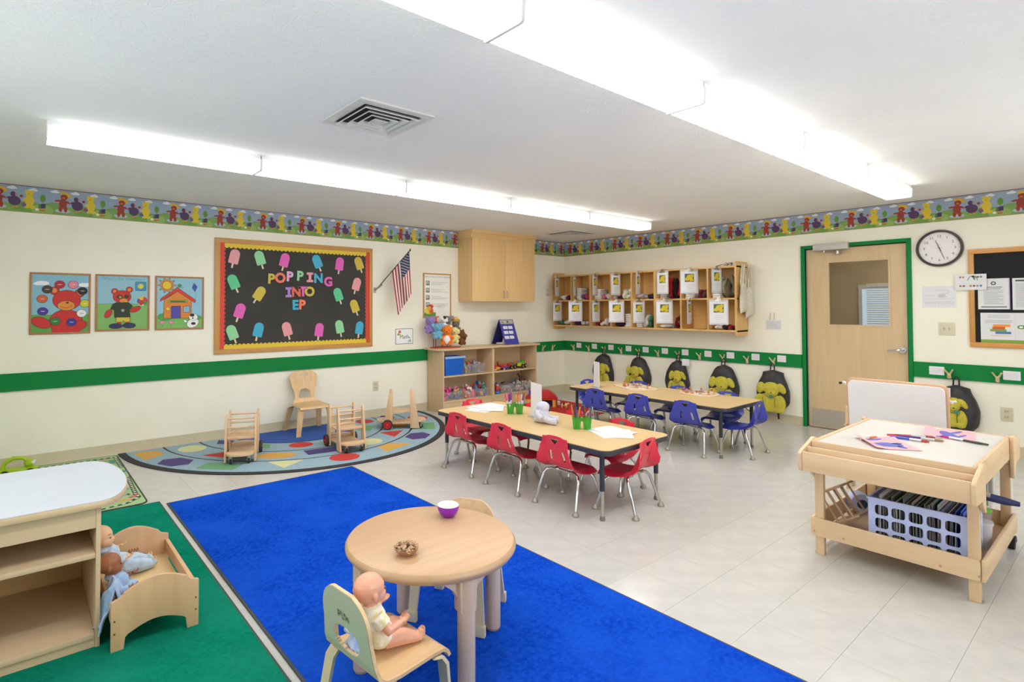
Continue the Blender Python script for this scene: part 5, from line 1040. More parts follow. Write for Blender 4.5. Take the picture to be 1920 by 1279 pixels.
# ---------------- toy shelf against the left wall ----------------
TS = thing('toy_shelf', 'birch laminate toy shelf with four openings against the far wall', 'shelf', (-2.815, 0, 0)); SW = 1.75; SD = -.37; yb = -.021
g = G(); g.prism([(-.06, yb), (-.06, -.30), (-.0, -.395), (SW+.05, -.395), (SW+.05, yb)], .028, (0, 0, .813)); obj('top_slab', g, W_SHELF_X, TS, bevel=.004)
for a in (0, SW-.018): obj('side_panel', G().box(a, a+.018, SD, yb, 0, .813), W_SHELF_Z, TS, bevel=.0015)
obj('divider', G().box(.862, .897, SD, yb-.015, .0, .813), W_SHELF_Z, TS, bevel=.0015); obj('back_panel', G().box(.018, SW-.018, yb-.012, yb, .0, .812), W_SHELF_X, TS)
for a, b_ in ((.018, .862), (.897, SW-.018)):
    obj('shelf_board', G().box(a, b_, SD+.002, yb-.012, .461, .478), W_SHELF_X, TS, bevel=.0015); obj('shelf_board', G().box(a, b_, SD+.002, yb-.012, .13, .15), W_SHELF_X, TS, bevel=.0015); obj('plinth', G().box(a, b_, SD+.01, SD+.028, 0, .13), W_SHELF_X, TS)
CLEAR = bpy.data.materials.new('clear_bin_plastic'); CLEAR.use_nodes = True; b = CLEAR.node_tree.nodes['Principled BSDF']; b.inputs['Base Color'].default_value = (.55, .55, .6, 1); b.inputs['Roughness'].default_value = .2; b.inputs['Alpha'].default_value = .16
def tub(g, x0, x1, y0, y1, z0, z1, tp_=.92, w=.004):
    cx, cyy = (x0+x1)/2, (y0+y1)/2
    def R_(k, z, ins): hx, hy = (x1-x0)/2*k-ins, (y1-y0)/2*k-ins; return [(cx+p[0], cyy+p[1], z) for p in rrect(-hx, hx, -hy, hy, .018, 3)]
    rings = [R_(tp_, z0, 0), R_(1, z1-.012, 0), R_(1, z1-.012, -.004), R_(1, z1, -.004), R_(1, z1, w), R_(tp_, z0+w, w)]; m = len(rings[0]); vs = sum(rings, [])
    g.add(vs, [list(range(m))[::-1]]+[(i*m+j, i*m+(j+1) % m, (i+1)*m+(j+1) % m, (i+1)*m+j) for i in range(len(rings)-1) for j in range(m)]+[[(len(rings)-1)*m+j for j in range(m)]])
def toy_bin(label, x0, x1, z0, z1, cols, heap=.03, seed=1, mat=CLEAR, y0=-.345, y1=-.13):
    t = thing('toy_bin', label, 'bin', ((x0+x1)/2, (y0+y1)/2, z0), 0, 'clear toy bins'); hw, hd, h = (x1-x0)/2, (y1-y0)/2, z1-z0
    g = G(); tub(g, -hw, hw, -hd, hd, 0, h); obj('tub', g, mat, t)
    rnd = random.Random(seed); gs = {}
    for k in range(30):
        c = rnd.choice(cols); gg = gs.setdefault(c, G()); z = rnd.uniform(.018, h+heap); q = .82 if z > h else .76; x, y = rnd.uniform(-hw, hw)*q, rnd.uniform(-hd, hd)*q
        if z > h: x *= .8
        s_ = rnd.uniform(.018, .034); s_ = min(s_, hw*.3); R_ = Euler((rnd.uniform(0, 3), rnd.uniform(0, 3), rnd.uniform(0, 3))).to_matrix()
        if k % 3 == 0: gg.ell((x, y, z), (s_, s_*.8, s_*.9), 8, R_)
        else: b2 = G(); b2.box(-s_, s_, -s_*.6, s_*.6, -s_*.5, s_*.5); gg.merge(b2, Matrix.Translation((x, y, z)) @ R_.to_4x4())
    al = G(); ms = []
    for c, gg in gs.items(): ms.append(C(c, .4)); al.cur = len(ms)-1; gg.mi = [al.cur]*len(gg.mi); al.merge(gg, Matrix.Identity(4))
    o = obj('toys_inside', mesh(al, ms), None, t, kind='stuff'); return t
t = thing('blue_tub', 'bright blue plastic tub on the upper left of the toy shelf', 'bin', (-2.595, -.225, .4785)); g = G(); tub(g, -.168, .168, -.115, .115, 0, .245, .88, .006); obj('tub', g, C('#0f5fc4', .35), t); g = G(); g.box(-.172, .172, -.125, -.117, .222, .252); obj('rim', g, C('#8fb6e6', .4), t, bevel=.003)
toy_bin('clear bin of small toys beside the blue tub', -2.415, -2.305, .4785, .605, ['#b9a58f', '#c8b8a8', '#c48a5c', '#a8a4b0'], .0, 2)
toy_bin('clear bin of figures with yellow top toys, upper left compartment', -2.295, -2.055, .4785, .608, ['#8f86a8', '#c07f86', '#b05a54', '#d8b24a', '#7a7f70', '#a7a0a8'], .03, 3)
for k, (x0, x1, cols, lb) in enumerate(((-2.775, -2.60, ['#e84f9c', '#e04a94', '#2a52b0', '#d8478c'], 'clear bin of pink and blue blocks, lowest row far left'), (-2.592, -2.412, ['#8f6ab8', '#c86a9c', '#b84a54', '#e0c840', '#6a7ab8'], 'clear bin of purple and yellow toys, lowest row second from left'), (-2.405, -2.212, ['#e8704a', '#e85a6a', '#e88a4a', '#e6e0d8', '#c84a7a'], 'clear bin of orange and pink toys, lowest row third from left'), (-2.203, -1.99, ['#4a7a6a', '#3a6ab0', '#d84a6a', '#e8c23a', '#2a5ac0', '#58a0a8'], 'clear bin heaped with bright blocks, lowest row left of divider'))):
    toy_bin(lb, x0, x1, .1505, .262, cols, (.05, .03, .03, .055)[k], 10+k)
for k, (x0, x1, lb) in enumerate(((-1.755, -1.478, 'clear bin of wooden pieces right of the toy figure'), (-1.47, -1.275, 'clear bin with pale toys, middle of the lower right compartment'), (-1.268, -1.1, 'clear bin at the right end of the lower right compartment'))):
    toy_bin(lb, x0, x1, .1505, .272, ['#c8b49a', '#bfb4ac', '#a89c94', '#d8c0a0', '#8f8f98'], .0, 20+k)
# loose toys
t = thing('toy_figure', 'toy figure in blue hat and red body on the lower right shelf', 'toy', (-1.80, -.30, .1505)); 
for nm, c, sh in (('base', '#2c80c8', ((0, 0, .02), (.042, .035, .022))), ('body', '#c8302c', ((0, 0, .07), (.034, .03, .04))), ('head', '#d8a06a', ((0, 0, .125), (.024, .022, .024))), ('hat', '#2a5ab0', ((0, 0, .15), (.026, .024, .018)))): g = G(); g.ell(sh[0], sh[1], 12); obj(nm, g, C(c, .35), t)
t = thing('yellow_figure', 'small yellow toy standing beside the divider, lower right shelf', 'toy', (-1.88, -.28, .1505)); g = G(); g.lathe([(0, 0), (.025, 0), (.028, .05), (.018, .09), (.02, .12), (0, .14)], n=12); obj('body', g, C('#d8a22c', .4), t); g = G(); g.ell((0, 0, .145), .018); obj('head', g, C('#3a3028', .5), t)
t = thing('toy_horse', 'brown toy horse standing on the bins, lower right compartment', 'toy', (-1.24, -.235, .2765), math.radians(160)); g = G(); g.ell((0, 0, .05), (.05, .025, .03), 12)
for sx in (-.035, .035):
    for sy in (-.014, .014): g.tube([(sx, sy, .05), (sx, sy, .004)], [.012, .008], 8)
g.tube([(.035, 0, .06), (.06, 0, .105)], [.02, .014]); g.tube([(.055, 0, .112), (.088, 0, .098)], [.015, .01]); g.tube([(-.048, 0, .055), (-.07, 0, .02)], [.009, .006]); g.ell((.055, .0, .125), (.006, .012, .01), 8); obj('body', fuse(g, C('#5f3620', .5), .0045, 2), None, t)
t = thing('toy_dinosaur', 'grey green toy dinosaur lying on the bins, lower right compartment', 'toy', (-1.42, -.235, .2735), math.radians(10)); g = G(); g.tube([(-.1, 0, .02), (-.04, 0, .035), (.02, 0, .04), (.07, 0, .05), (.1, 0, .045)], [.006, .022, .026, .014, .012], 10)
for sx in (-.03, .02):
    for sy in (-.02, .02): g.tube([(sx, sy*.7, .03), (sx, sy, .004)], [.012, .009], 8)
obj('body', fuse(g, C('#4f5f5c', .5), .0045, 2), None, t)
t = thing('toy_spider', 'small dark toy animal on the left clear bin, lower right compartment', 'toy', (-1.64, -.235, .2735)); g = G(); g.ell((0, 0, .014), (.035, .02, .014)); g.ell((.035, 0, .02), (.016, .014, .013)); obj('body', fuse(g, C('#33282a', .5), .004, 2), None, t)
def vehicle(label, x, z, rot, L, body, parts, wheel='#222222', hub='#d8c03a', wr=.025, y=-.25):
    t = thing('toy_vehicle', label, 'toy', (x, y, z), rot, 'toy vehicles on the upper right shelf'); g = G(); g.box(-L/2, L/2, -.032, .032, wr*.9, wr*.9+.035); obj('chassis', g, C(body, .35), t, bevel=.006)
    for nm, c, b_ in parts: g = G(); g.box(*b_); obj(nm, g, C(c, .35), t, bevel=.006)
    for sx in (-.32, .32):
        for sy in (-1, 1):
            g = G(); g.cyl((sx*L, sy*.034, wr), (sx*L, sy*.055, wr), wr, n=16); w_ = obj('wheel', g, C(wheel, .6), t); g = G(); g.cyl((sx*L, sy*.034, wr), (sx*L, sy*.058, wr), wr*.4, n=10); obj('hub', g, C(hub, .4), w_)
vehicle('yellow and green toy tractor at the right of the upper right shelf', -1.27, .4785, math.radians(200), .15, '#c8cc2c', [('cab', '#52b04a', (-.07, -.02, -.028, .028, .05, .105)), ('hood', '#c8cc2c', (0, .07, -.025, .025, .05, .075)), ('roof', '#3f9a44', (-.075, -.01, -.032, .032, .1, .11))], wr=.032)
vehicle('red toy tractor with black wheels on the upper right shelf', -1.49, .4785, math.radians(190), .13, '#c8322c', [('hood', '#c8322c', (-.01, .06, -.025, .025, .05, .085)), ('cab', '#3f8a4c', (-.06, -.01, -.027, .027, .05, .095))], wr=.028)
def boat(label, x, rot, hull, deck, fin, hub):
    t = thing('toy_plane', label, 'toy', (x, -.26, .4785), rot, 'toy planes on the upper right shelf'); g = G(); g.tube([(-.08, 0, .035), (-.04, 0, .03), (.04, 0, .03), (.09, 0, .04)], [.012, .028, .03, .012], 12); obj('fuselage', g, C(hull, .35), t); g = G(); g.ell((.0, 0, .055), (.06, .028, .022)); obj('canopy', g, C(deck, .35), t)
    g = G(); g.prism([(-.02, -.11), (.03, -.11), (.045, 0), (.03, .11), (-.02, .11)], .008, (0, 0, .035)); obj('wing', g, C(deck, .35), t, bevel=.002); g = G(); g.prism([(-.09, .03), (-.05, .03), (-.075, .115), (-.095, .115)], .008, (0, .004, 0), (1, 0, 0), (0, 0, 1)); obj('tail_fin', g, C(fin, .35), t)
    for sy in (-1, 1): g = G(); g.cyl((.03, sy*.03, .012), (.03, sy*.042, .012), .012, n=12); obj('wheel', g, C(hub, .4), t)
boat('yellow hulled red toy plane at the left of the upper right shelf', -1.815, math.radians(-70), '#e0a42a', '#c8282c', '#c8282c', '#e6e2d4'); boat('purple and red toy plane with tall fin on the upper right shelf', -1.65, math.radians(-60), '#3c3a94', '#cc3a2c', '#b8202a', '#e6e2e0')

# stuffed toys on their rack, on top of the shelf
RK = thing('puppet_rack', 'red based wooden rack holding the stuffed toys', 'rack', (-2.65, -.21, .8415)); g = G(); g.prism(ell2(0, 0, .235, .14, 32), .012); obj('base', g, C('#b83a1e', .45), RK, bevel=.003)
for x, y, h in ((-.13, .05, .2), (-.02, .06, .22), (.12, .06, .20), (.0, -.03, .03), (-.19, .02, .12)): g = G(); g.tube([(x, y, .012), (x, y, .012+h)], .006, 8); obj('post', g, C('#8f3a2a', .4), RK)
def plush(label, x, y, z, col, hr=.055, body=True, ear='round', ear_c=None, belly=None, muzzle=None, rot=-PI/2-.6, extra=None, name='stuffed_toy'):
    t = thing(name, label, 'stuffed toy', (x, y, z), rot+PI/2, 'stuffed toys on the shelf rack'); hr *= 1.22
    M = noise_mat('plush_'+col.strip('#'), col, col, nscale=60, rough=.95, bump=.5, bscale=90, bdist=.003); F = Vector((0, -1, 0)); g = G(); g.ell((0, 0, 0), (hr, hr*.9, hr*.92), 16)
    if muzzle != 'long': g.ell((0, -hr*.7, -hr*.25), (hr*.42, hr*.45, hr*.32), 12)
    else: g.tube([(0, -hr*.3, -.005), (.02, -hr*1.3, -hr*.6)], [hr*.6, hr*.45], 12)
    for s_ in (-1, 1):
        if ear == 'round': g.ell((s_*hr*.72, 0, hr*.72), (hr*.36, hr*.2, hr*.36), 12)
        elif ear == 'floppy': g.ell((s_*hr*.98, -hr*.1, -hr*.05), (hr*.24, hr*.3, hr*.55), 12)
        elif ear == 'big': g.ell((s_*hr*1.05, 0, hr*.45), (hr*.55, hr*.18, hr*.5), 12)
    if body:
        g.ell((0, 0, -hr*1.5), (hr*.88, hr*.78, hr*1.0), 14)
        for s_ in (-1, 1): g.tube([(s_*hr*.6, -hr*.1, -hr*1.05), (s_*hr*1.0, -hr*.5, -hr*1.35)], [hr*.34, hr*.36], 10); g.tube([(s_*hr*.4, -hr*.2, -hr*2.0), (s_*hr*.65, -hr*.75, -hr*2.1)], [hr*.4, hr*.42], 10)
    obj('body', fuse(g, M, .0055, 3), None, t)
    for s_ in (-1, 1): g = G(); g.ell((s_*hr*.36, -hr*.80, hr*.12), hr*.09, 8); obj('eye', g, C('#1c1a1a', .2), t)
    if muzzle != 'long': g = G(); g.ell((0, -hr*1.14, -hr*.15), (hr*.14, hr*.09, hr*.1), 8); obj('nose', g, C('#2c2220', .3), t)
    if belly: g = G(); g.ell((0, -hr*.4, -hr*1.55), (hr*.62, hr*.52, hr*.8), 14); obj('belly_patch', g, noise_mat('plush_belly', belly, belly, rough=.95, bump=.4, bscale=90), t)
    if ear_c:
        for s_ in (-1, 1): k = (.72, .72) if ear == 'round' else (1.05, .45); g = G(); g.ell((s_*hr*k[0], -hr*.16, hr*k[1]), (hr*.24, hr*.1, hr*.24), 10); obj('inner_ear', g, C(ear_c, .9), t)
    if extra: extra(t, hr)
    return t
def hat(t, hr): g = G(); g.lathe([(hr*1.25, .0), (hr*1.3, .004), (hr*.7, .014), (hr*.6, .05), (0, .06)], (0, 0, hr*.55), 20); obj('hat', g, C('#d8b83a', .7), t); g = G(); g.lathe([(hr*.74, .012), (hr*.72, .022)], (0, 0, hr*.55), 20); obj('hat_band', g, C('#b8401e', .7), t)
def patch(t, hr): g = G(); g.ell((hr*.45, -hr*.4, hr*.45), (hr*.4, hr*.5, hr*.4), 12); obj('dark_patch', g, C('#2a2829', .9), t); g = G(); g.ell((0, -hr*.95, -hr*.3), (hr*.34, hr*.3, hr*.24), 10); obj('pink_muzzle', g, C('#e6b8b4', .9), t)
def mane(t, hr): g = G(); g.tube([(0, hr*.3, hr*.9), (0, hr*.8, 0), (0, hr*.7, -hr)], hr*.25, 8); obj('mane', g, C('#33201a', .9), t)
plush('lilac stuffed toy at the upper left of the toy pile', -2.875, -.17, 1.20, '#8f7ab4', .055)
plush('light blue stuffed elephant at the left of the toy pile', -2.83, -.27, 1.115, '#6fa9c4', .05, ear='big', ear_c='#b8a8cc')
plush('orange and white stuffed toy behind the blue elephant', -2.77, -.13, 1.215, '#d8693a', .042, body=False)
plush('white stuffed cow with black patch at the top of the pile', -2.70, -.20, 1.215, '#e0dcda', .052, ear='floppy', extra=patch)
plush('grey stuffed mouse with pink ears at the top of the pile', -2.58, -.15, 1.21, '#7c7a74', .052, ear='big', ear_c='#c98f92')
plush('grey stuffed toy wearing a yellow straw hat, upper right of pile', -2.47, -.20, 1.16, '#77756c', .045, extra=hat)
plush('orange stuffed tiger with white belly, front of the pile', -2.715, -.315, 1.075, '#e8771a', .063, belly='#e6e4e6', ear_c='#e8e0d8')
plush('pale yellow stuffed lamb right of the orange tiger', -2.575, -.30, 1.06, '#d9cd8c', .052, ear='floppy')
plush('brown stuffed horse at the right end of the pile', -2.435, -.27, 1.02, '#6f4526', .05, muzzle='long', rot=-PI/2+.2, extra=mane)
# flip pocket chart
FC = thing('pocket_chart', 'blue standing pocket chart with white cards on the toy shelf', 'chart', (-1.53, 0, .8415)); NAV = C('#3c3f9a', .6)
A0, A1, A2 = Vector((0, -.33, 0)), Vector((0, -.19, .355)), Vector((0, -.045, 0)); U = Vector((1, 0, 0))
for nm, p, q in (('front_panel', A0, A1), ('back_panel', A2, A1)):
    d_ = (q-p); g = G(); g.prism(rrect(-.14, .14, 0, d_.length, .006), .005, p, U, d_.normalized()); obj(nm, g, NAV if nm[0] == 'f' else C('#26286a', .6), FC)
obj('base', G().box(-.139, .139, -.32, -.05, 0, .004), C('#6a1f2c', .6), FC)
d_ = (A1-A0).normalized(); P = Print(A0-U.cross(d_)*-.0001, U, d_, .0006); P.O = A0+U.cross(d_)*.0052 if U.cross(d_).y < 0 else A0-U.cross(d_)*.0006
P.rect('#bdb79c', -.125, .125, .315, .372, 1); P.poly('#8f8a3a', ell2(-.08, .34, .025, .013), 2); P.poly('#7a4a3a', ell2(.02, .345, .018, .02), 2); P.poly('#9cc0a8', ell2(.08, .34, .03, .014), 2)
for r_ in range(3):
    for c_ in range(2): x, y = -.095+c_*.1-(.01*r_), .235-.075*r_; P.rect('#e6e4ea', x, x+.085, y, y+.045, 1); P.rect('#8f8fa0', x+.02, x+.065, y+.02, y+.024, 2)
P.obj('pocket_cards', FC)
t = thing('chart_cards', 'white cards stored inside the blue pocket chart stand', 'card', (-1.60, -.19, .8455)); g = G(); g.prism([(-.06, 0), (.06, 0), (.06, .09), (-.06, .09)], .004, (0, -.05, 0), (0, 1, 0), (.35, 0, .94)); obj('card', g, PAPER, t); obj('card', G().box(-.06, .08, -.08, .06, 0, .02), PAPER, t)

# ---------------- wall cubbies with clipboards ----------------
CB = thing('wall_cubbies', 'long golden birch wall cubby unit of sixteen openings', 'cubbies', (0, -.005, 1.02)); CL = 2.965; CD = -.30
for nm, y0 in (('end_panel', -.022), ('end_panel', -CL)):
    g = G(); pr = rrect(CD, 0, 0, .92, .05, 6) if y0 > -.1 else rrect(CD, 0, 0, .92, .02, 3); g.prism(pr, -.022, (0, y0, 0), (1, 0, 0), (0, 0, 1)); obj(nm, g, W_CUB_Z, CB)
for z, nm in ((.845, 'top_board'), (.45, 'middle_board'), (.05, 'bottom_board')): obj(nm, G().box(CD+.004, -.012, -CL+.0, -.022, z, z+.022), W_CUB, CB, bevel=.002)
obj('back_board', G().box(-.012, -.003, -CL+.0, -.022, .052, .866), W_CUB, CB)
divy = [-.022-(CL-.044)*k/8 for k in range(9)]; divy = [-.03, -.388, -.763, -1.133, -1.488, -1.86, -2.239, -2.604, -2.95]
for k in range(1, 8):
    w_ = .011 if k not in (2, 5) else .019
    obj('divider', G().box(CD+.002, -.012, divy[k]-w_, divy[k]+w_, .072, .845), W_CUB_Z, CB, bevel=.0015)
CLIPB = C('#c9c6cc', .4)
def clip_mesh():
    g = G(); g.prism([(-.055, -.03), (.055, -.03), (.05, -.012), (.025, .0), (.02, .022), (-.02, .022), (-.025, 0), (-.05, -.012)], .008, (0, 0, 0), (1, 0, 0), (0, 0, 1)); return mesh(g, STEEL, .002)
clipm = clip_mesh(); g = G(); g.prism(rrect(-.115, .115, -.315, -.005, .01), .003, (0, 0, 0), (1, 0, 0), (0, 0, 1)); boardm = mesh(g, CLIPB)
P = Print((0, -.0035, 0), (1, 0, 0), (0, 0, 1), .0004); P.rect('#e9e9ec', -.108, .108, -.305, -.03, 1)
P.line('#55555c', [(-.1, -.296), (.1, -.296), (.1, -.035)], .0022, 3); P.rect('#4c6a48', -.06, .06, -.165, -.06, 2)
for q in (ell2(.005, -.105, .04, .034), ell2(-.03, -.13, .03, .022), ell2(.03, -.14, .026, .02), ell2(.035, -.085, .02, .022)): P.poly('#d8c02a', q, 3)
P.rect('#c98f3a', -.01, .02, -.165, -.15, 4)
for k in range(4): P.rect('#b4b4ba', -.06+.01*k, .065-.012*k, -.205-k*.022, -.202-k*.022, 2)
printm = mesh(P.g, P.mats)
def clipface(y, wpx, row, sgn):
    f = (y+.2)/-2.6; w_max = 27.3+f*11.2; th0 = math.radians(131-13*f); d_ = math.acos(min(.999, wpx/w_max)); return th0+sgn*d_
ORD8 = ['first', 'second', 'third', 'fourth', 'fifth', 'sixth', 'seventh', 'eighth']
tops = [(-.21, 7.1, 1), (-.567, 4.6, 1), (-.952, 9.1, 1), (-1.317, 17.9, 1), (-1.684, 8.1, 1), (-2.059, 21.9, -1), (-2.432, 33.8, 1), (-2.785, 19.4, 1)]
bots = [(-.215, 16.3, 1), (-.581, 26.4, 1), (-.966, 14.4, 1), (-1.328, 29.6, 1), (-1.693, 23.1, 1), (-2.08, 32.3, 1), (-2.429, 9.1, 1), (-2.807, 36.3, 1)]
for row, lst, z in (('upper', tops, 1.865), ('lower', bots, 1.475)):
    for k, (y, w_, s_) in enumerate(lst):
        th = clipface(y, w_, row, s_)
        t = thing('clipboard', 'white clipboard with yellow picture on %s row, %s from the corner' % (row, ORD8[k]), 'clipboard', (-.42, y, z), 0, 'clipboards hanging before the cubbies')
        # local x runs along the board seen left to right, face towards -y local
        ang = math.atan2(-math.sin(th), -math.cos(th)); t.rotation_euler = (0, 0, ang)
        obj('board', boardm, None, t); obj('clip', clipm, None, t); obj('printed_sheet', printm, None, t)
        ca, sa = math.cos(-ang), math.sin(-ang); hx, hy = .12*ca, .12*sa; g = G(); g.tube([(0, .002, .01), (hx*.5, hy*.5, .022), (hx, hy, .004)], .0022, 6); obj('wire_hook', g, STEEL, t)
# contents of the cubbies
def bundle(label, y, row, cols, h, w_, seed, stack=False):
    z = 1.4925 if row == 'upper' else 1.0925; t = thing('folded_clothes', label, 'clothes', (-.15, y, z), 0, 'clothes in the wall cubbies'); rnd = random.Random(seed)
    if stack:
        n = max(2, int(h/.028))
        for k in range(n): g = G(); g.prism(rrect(-.1, .1, -w_/2, w_/2, .03, 3), .026, (rnd.uniform(-.008, .008), rnd.uniform(-.005, .005), k*.027)); obj('folded_layer', g, C(cols[k % len(cols)], .9), t, bevel=.009)
        return
    for q, c in enumerate(cols):
        g = G(); m = len(cols)
        for k in range(7): a = rnd.uniform(0, 6.28); g.ell((rnd.uniform(-.07, .05), (q-(m-1)/2)*w_/m+rnd.uniform(-.3, .3)*w_/m, rnd.uniform(.02, max(.03, h-.03))), (rnd.uniform(.04, .06), rnd.uniform(.3, .48)*w_/m, rnd.uniform(.02, max(.026, h*.4))), 10, Euler((rnd.uniform(-.3, .3), rnd.uniform(-.3, .3), 0)).to_matrix())
        me = fuse(g, noise_mat('cloth_'+c.strip('#'), c, c, nscale=10, rough=.95, bump=.8, bscale=22, bdist=.01), .009, 2)
        zm = min(v.co.z for v in me.vertices); me.transform(Matrix.Translation((0, 0, -zm))); obj('garment', me, None, t)
W_ = '#e2e0dc'
for i, (row, k, y, cols, h, w_, st, lb) in enumerate([
    ('upper', 0, -.20, ['#7a2f38', W_, '#b8c0c4'], .09, .26, 0, 'white and red clothes heap'), ('upper', 1, -.50, [W_], .21, .09, 1, 'tall white diaper stack'), ('upper', 1, -.62, ['#c23a5c', '#8a5a8c'], .1, .14, 0, 'pink and purple clothes'), ('upper', 2, -.86, [W_], .17, .12, 1, 'white diaper stack'), ('upper', 2, -1.0, ['#d8d4d0', '#d86a7c'], .09, .16, 0, 'pink and white clothes'), ('upper', 3, -1.22, ['#5a3340', W_], .07, .14, 0, 'dark and white clothes'), ('upper', 3, -1.38, [W_, '#d4dcc8'], .15, .16, 0, 'white folded clothes'), ('upper', 4, -1.66, ['#2a282c', '#9a9aa2', '#cfc4c8'], .08, .28, 0, 'black and grey clothes'),
    ('upper', 5, -1.95, [W_], .2, .1, 1, 'white diaper stack'), ('upper', 5, -2.12, ['#b8202c', '#2c2c30', '#c8322c'], .26, .19, 0, 'red and black jacket'), ('upper', 6, -2.32, [W_], .15, .1, 1, 'white diaper stack'), ('upper', 6, -2.46, ['#7a4a5c', '#8c2a34', W_], .12, .2, 0, 'maroon and white clothes'), ('upper', 7, -2.68, ['#e6e4de'], .3, .11, 1, 'tall white diaper stack'), ('upper', 7, -2.83, ['#7c7c62', '#6a5a48', '#8a8a6c'], .28, .2, 0, 'olive jacket'), 
    ('lower', 0, -.17, [W_, '#4a8a58'], .08, .26, 0, 'green and white clothes'), ('lower', 1, -.55, ['#c8c4d0', W_, '#4a2f6a'], .08, .28, 0, 'white and purple clothes'), ('lower', 2, -.9, [W_, '#b03038'], .09, .18, 0, 'red and white clothes'), ('lower', 2, -1.04, ['#6f7a78', W_], .15, .13, 0, 'grey cap on white clothes'), ('lower', 3, -1.24, ['#3c2a44'], .06, .14, 0, 'dark purple garment'), ('lower', 3, -1.4, [W_], .22, .12, 1, 'white diaper stack'), ('lower', 4, -1.58, [W_], .2, .1, 1, 'white diaper stack'), ('lower', 4, -1.74, ['#4a4448', '#3f7a4a', W_], .17, .2, 0, 'green striped and grey clothes'), ('lower', 5, -1.98, [W_], .07, .14, 0, 'small white cloth'), ('lower', 5, -2.15, ['#5a4a48', '#7a2430'], .16, .14, 0, 'maroon and brown clothes'), ('lower', 7, -2.7, [W_], .06, .12, 0, 'white cloth'), ('lower', 7, -2.84, ['#4a3048', '#b8242c', '#2c2a30'], .07, .18, 0, 'red and dark striped clothes')]):
    bundle('%s in the %s row, %s cubby from the corner' % (lb, row, ORD8[k]), y, row, cols, h, w_, 40+i, st)
# tote bags
M_CAN = noise_mat('natural_canvas', '#cfc6b4', '#dbd3c3', nscale=40, rough=.95, bump=.4, bscale=30, bdist=.006)
def tote(label, x, y, z, rot, w_, h_):
    t = thing('tote_bag', label, 'bag', (x, y, z), rot, 'canvas bags on the cubby end'); g = G(); n, m = 16, 10; vs = []
    for i in range(m+1):
        v = i/m
        for j in range(n): a = 2*PI*j/n; hw = w_/2*(1-.12*(1-v)); vs.append((abs(math.cos(a))**.6*(1 if math.cos(a) > 0 else -1)*hw+.006*math.sin(v*8+j), math.sin(a)*.026*(.5+.7*v)*(1 if v < .95 else .4)+.004*math.sin(j*2+v*6), -v*h_*(1-.06*math.cos(a))))
    g.add(vs, [(i*n+j, (i+1)*n+j, (i+1)*n+(j+1) % n, i*n+(j+1) % n) for i in range(m) for j in range(n)]+[[m*n+j for j in range(n)][::-1], list(range(n))]); obj('bag', g, M_CAN, t, sharp=80)
    for s_ in (-1, 1): g = G(); g.tube([(-w_*.25, s_*.012, -.01), (-w_*.16, s_*.012, .12), (0, s_*.012, .235), (w_*.1, s_*.012, .12), (w_*.22, s_*.012, -.01)], .0085, 6); obj('strap', g, M_CAN, t)
tote('cream canvas tote bag hanging from the cubby end, front one', -.225, -3.02, 1.66, math.radians(2), .17, .34)
tote('cream canvas tote bag hanging from the cubby end, nearer the wall', -.10, -3.03, 1.62, math.radians(-4), .16, .36)
g = G(); g.tube([(0, .02, 0), (0, -.03, 0), (0, -.04, .02)], .006); t = obj('bag_hook', g, STEEL, None, (-.165, -3.01, 1.87)); tag(t, 'small steel hook on the cubby end holding the canvas bags', 'hook')
t = thing('sunglasses', 'black and white sunglasses lying on top of the cubbies', 'glasses', (-.2, -2.82, 1.889), math.radians(60))
for s_ in (-1, 1): g = G(); g.ell((s_*.045, 0, .022), (.04, .012, .02), 14); obj('lens', g, C('#d8d8d8', .2), t); g = G(); g.tube([(s_*.045+.043*math.cos(a*PI/6), -.004, .022+.021*math.sin(a*PI/6)) for a in range(13)], .004, 6); obj('rim', g, BLACK, t); g = G(); g.tube([(s_*.085, 0, .03), (s_*.08, .1, .006)], .004, 6); obj('temple', g, BLACK, t)

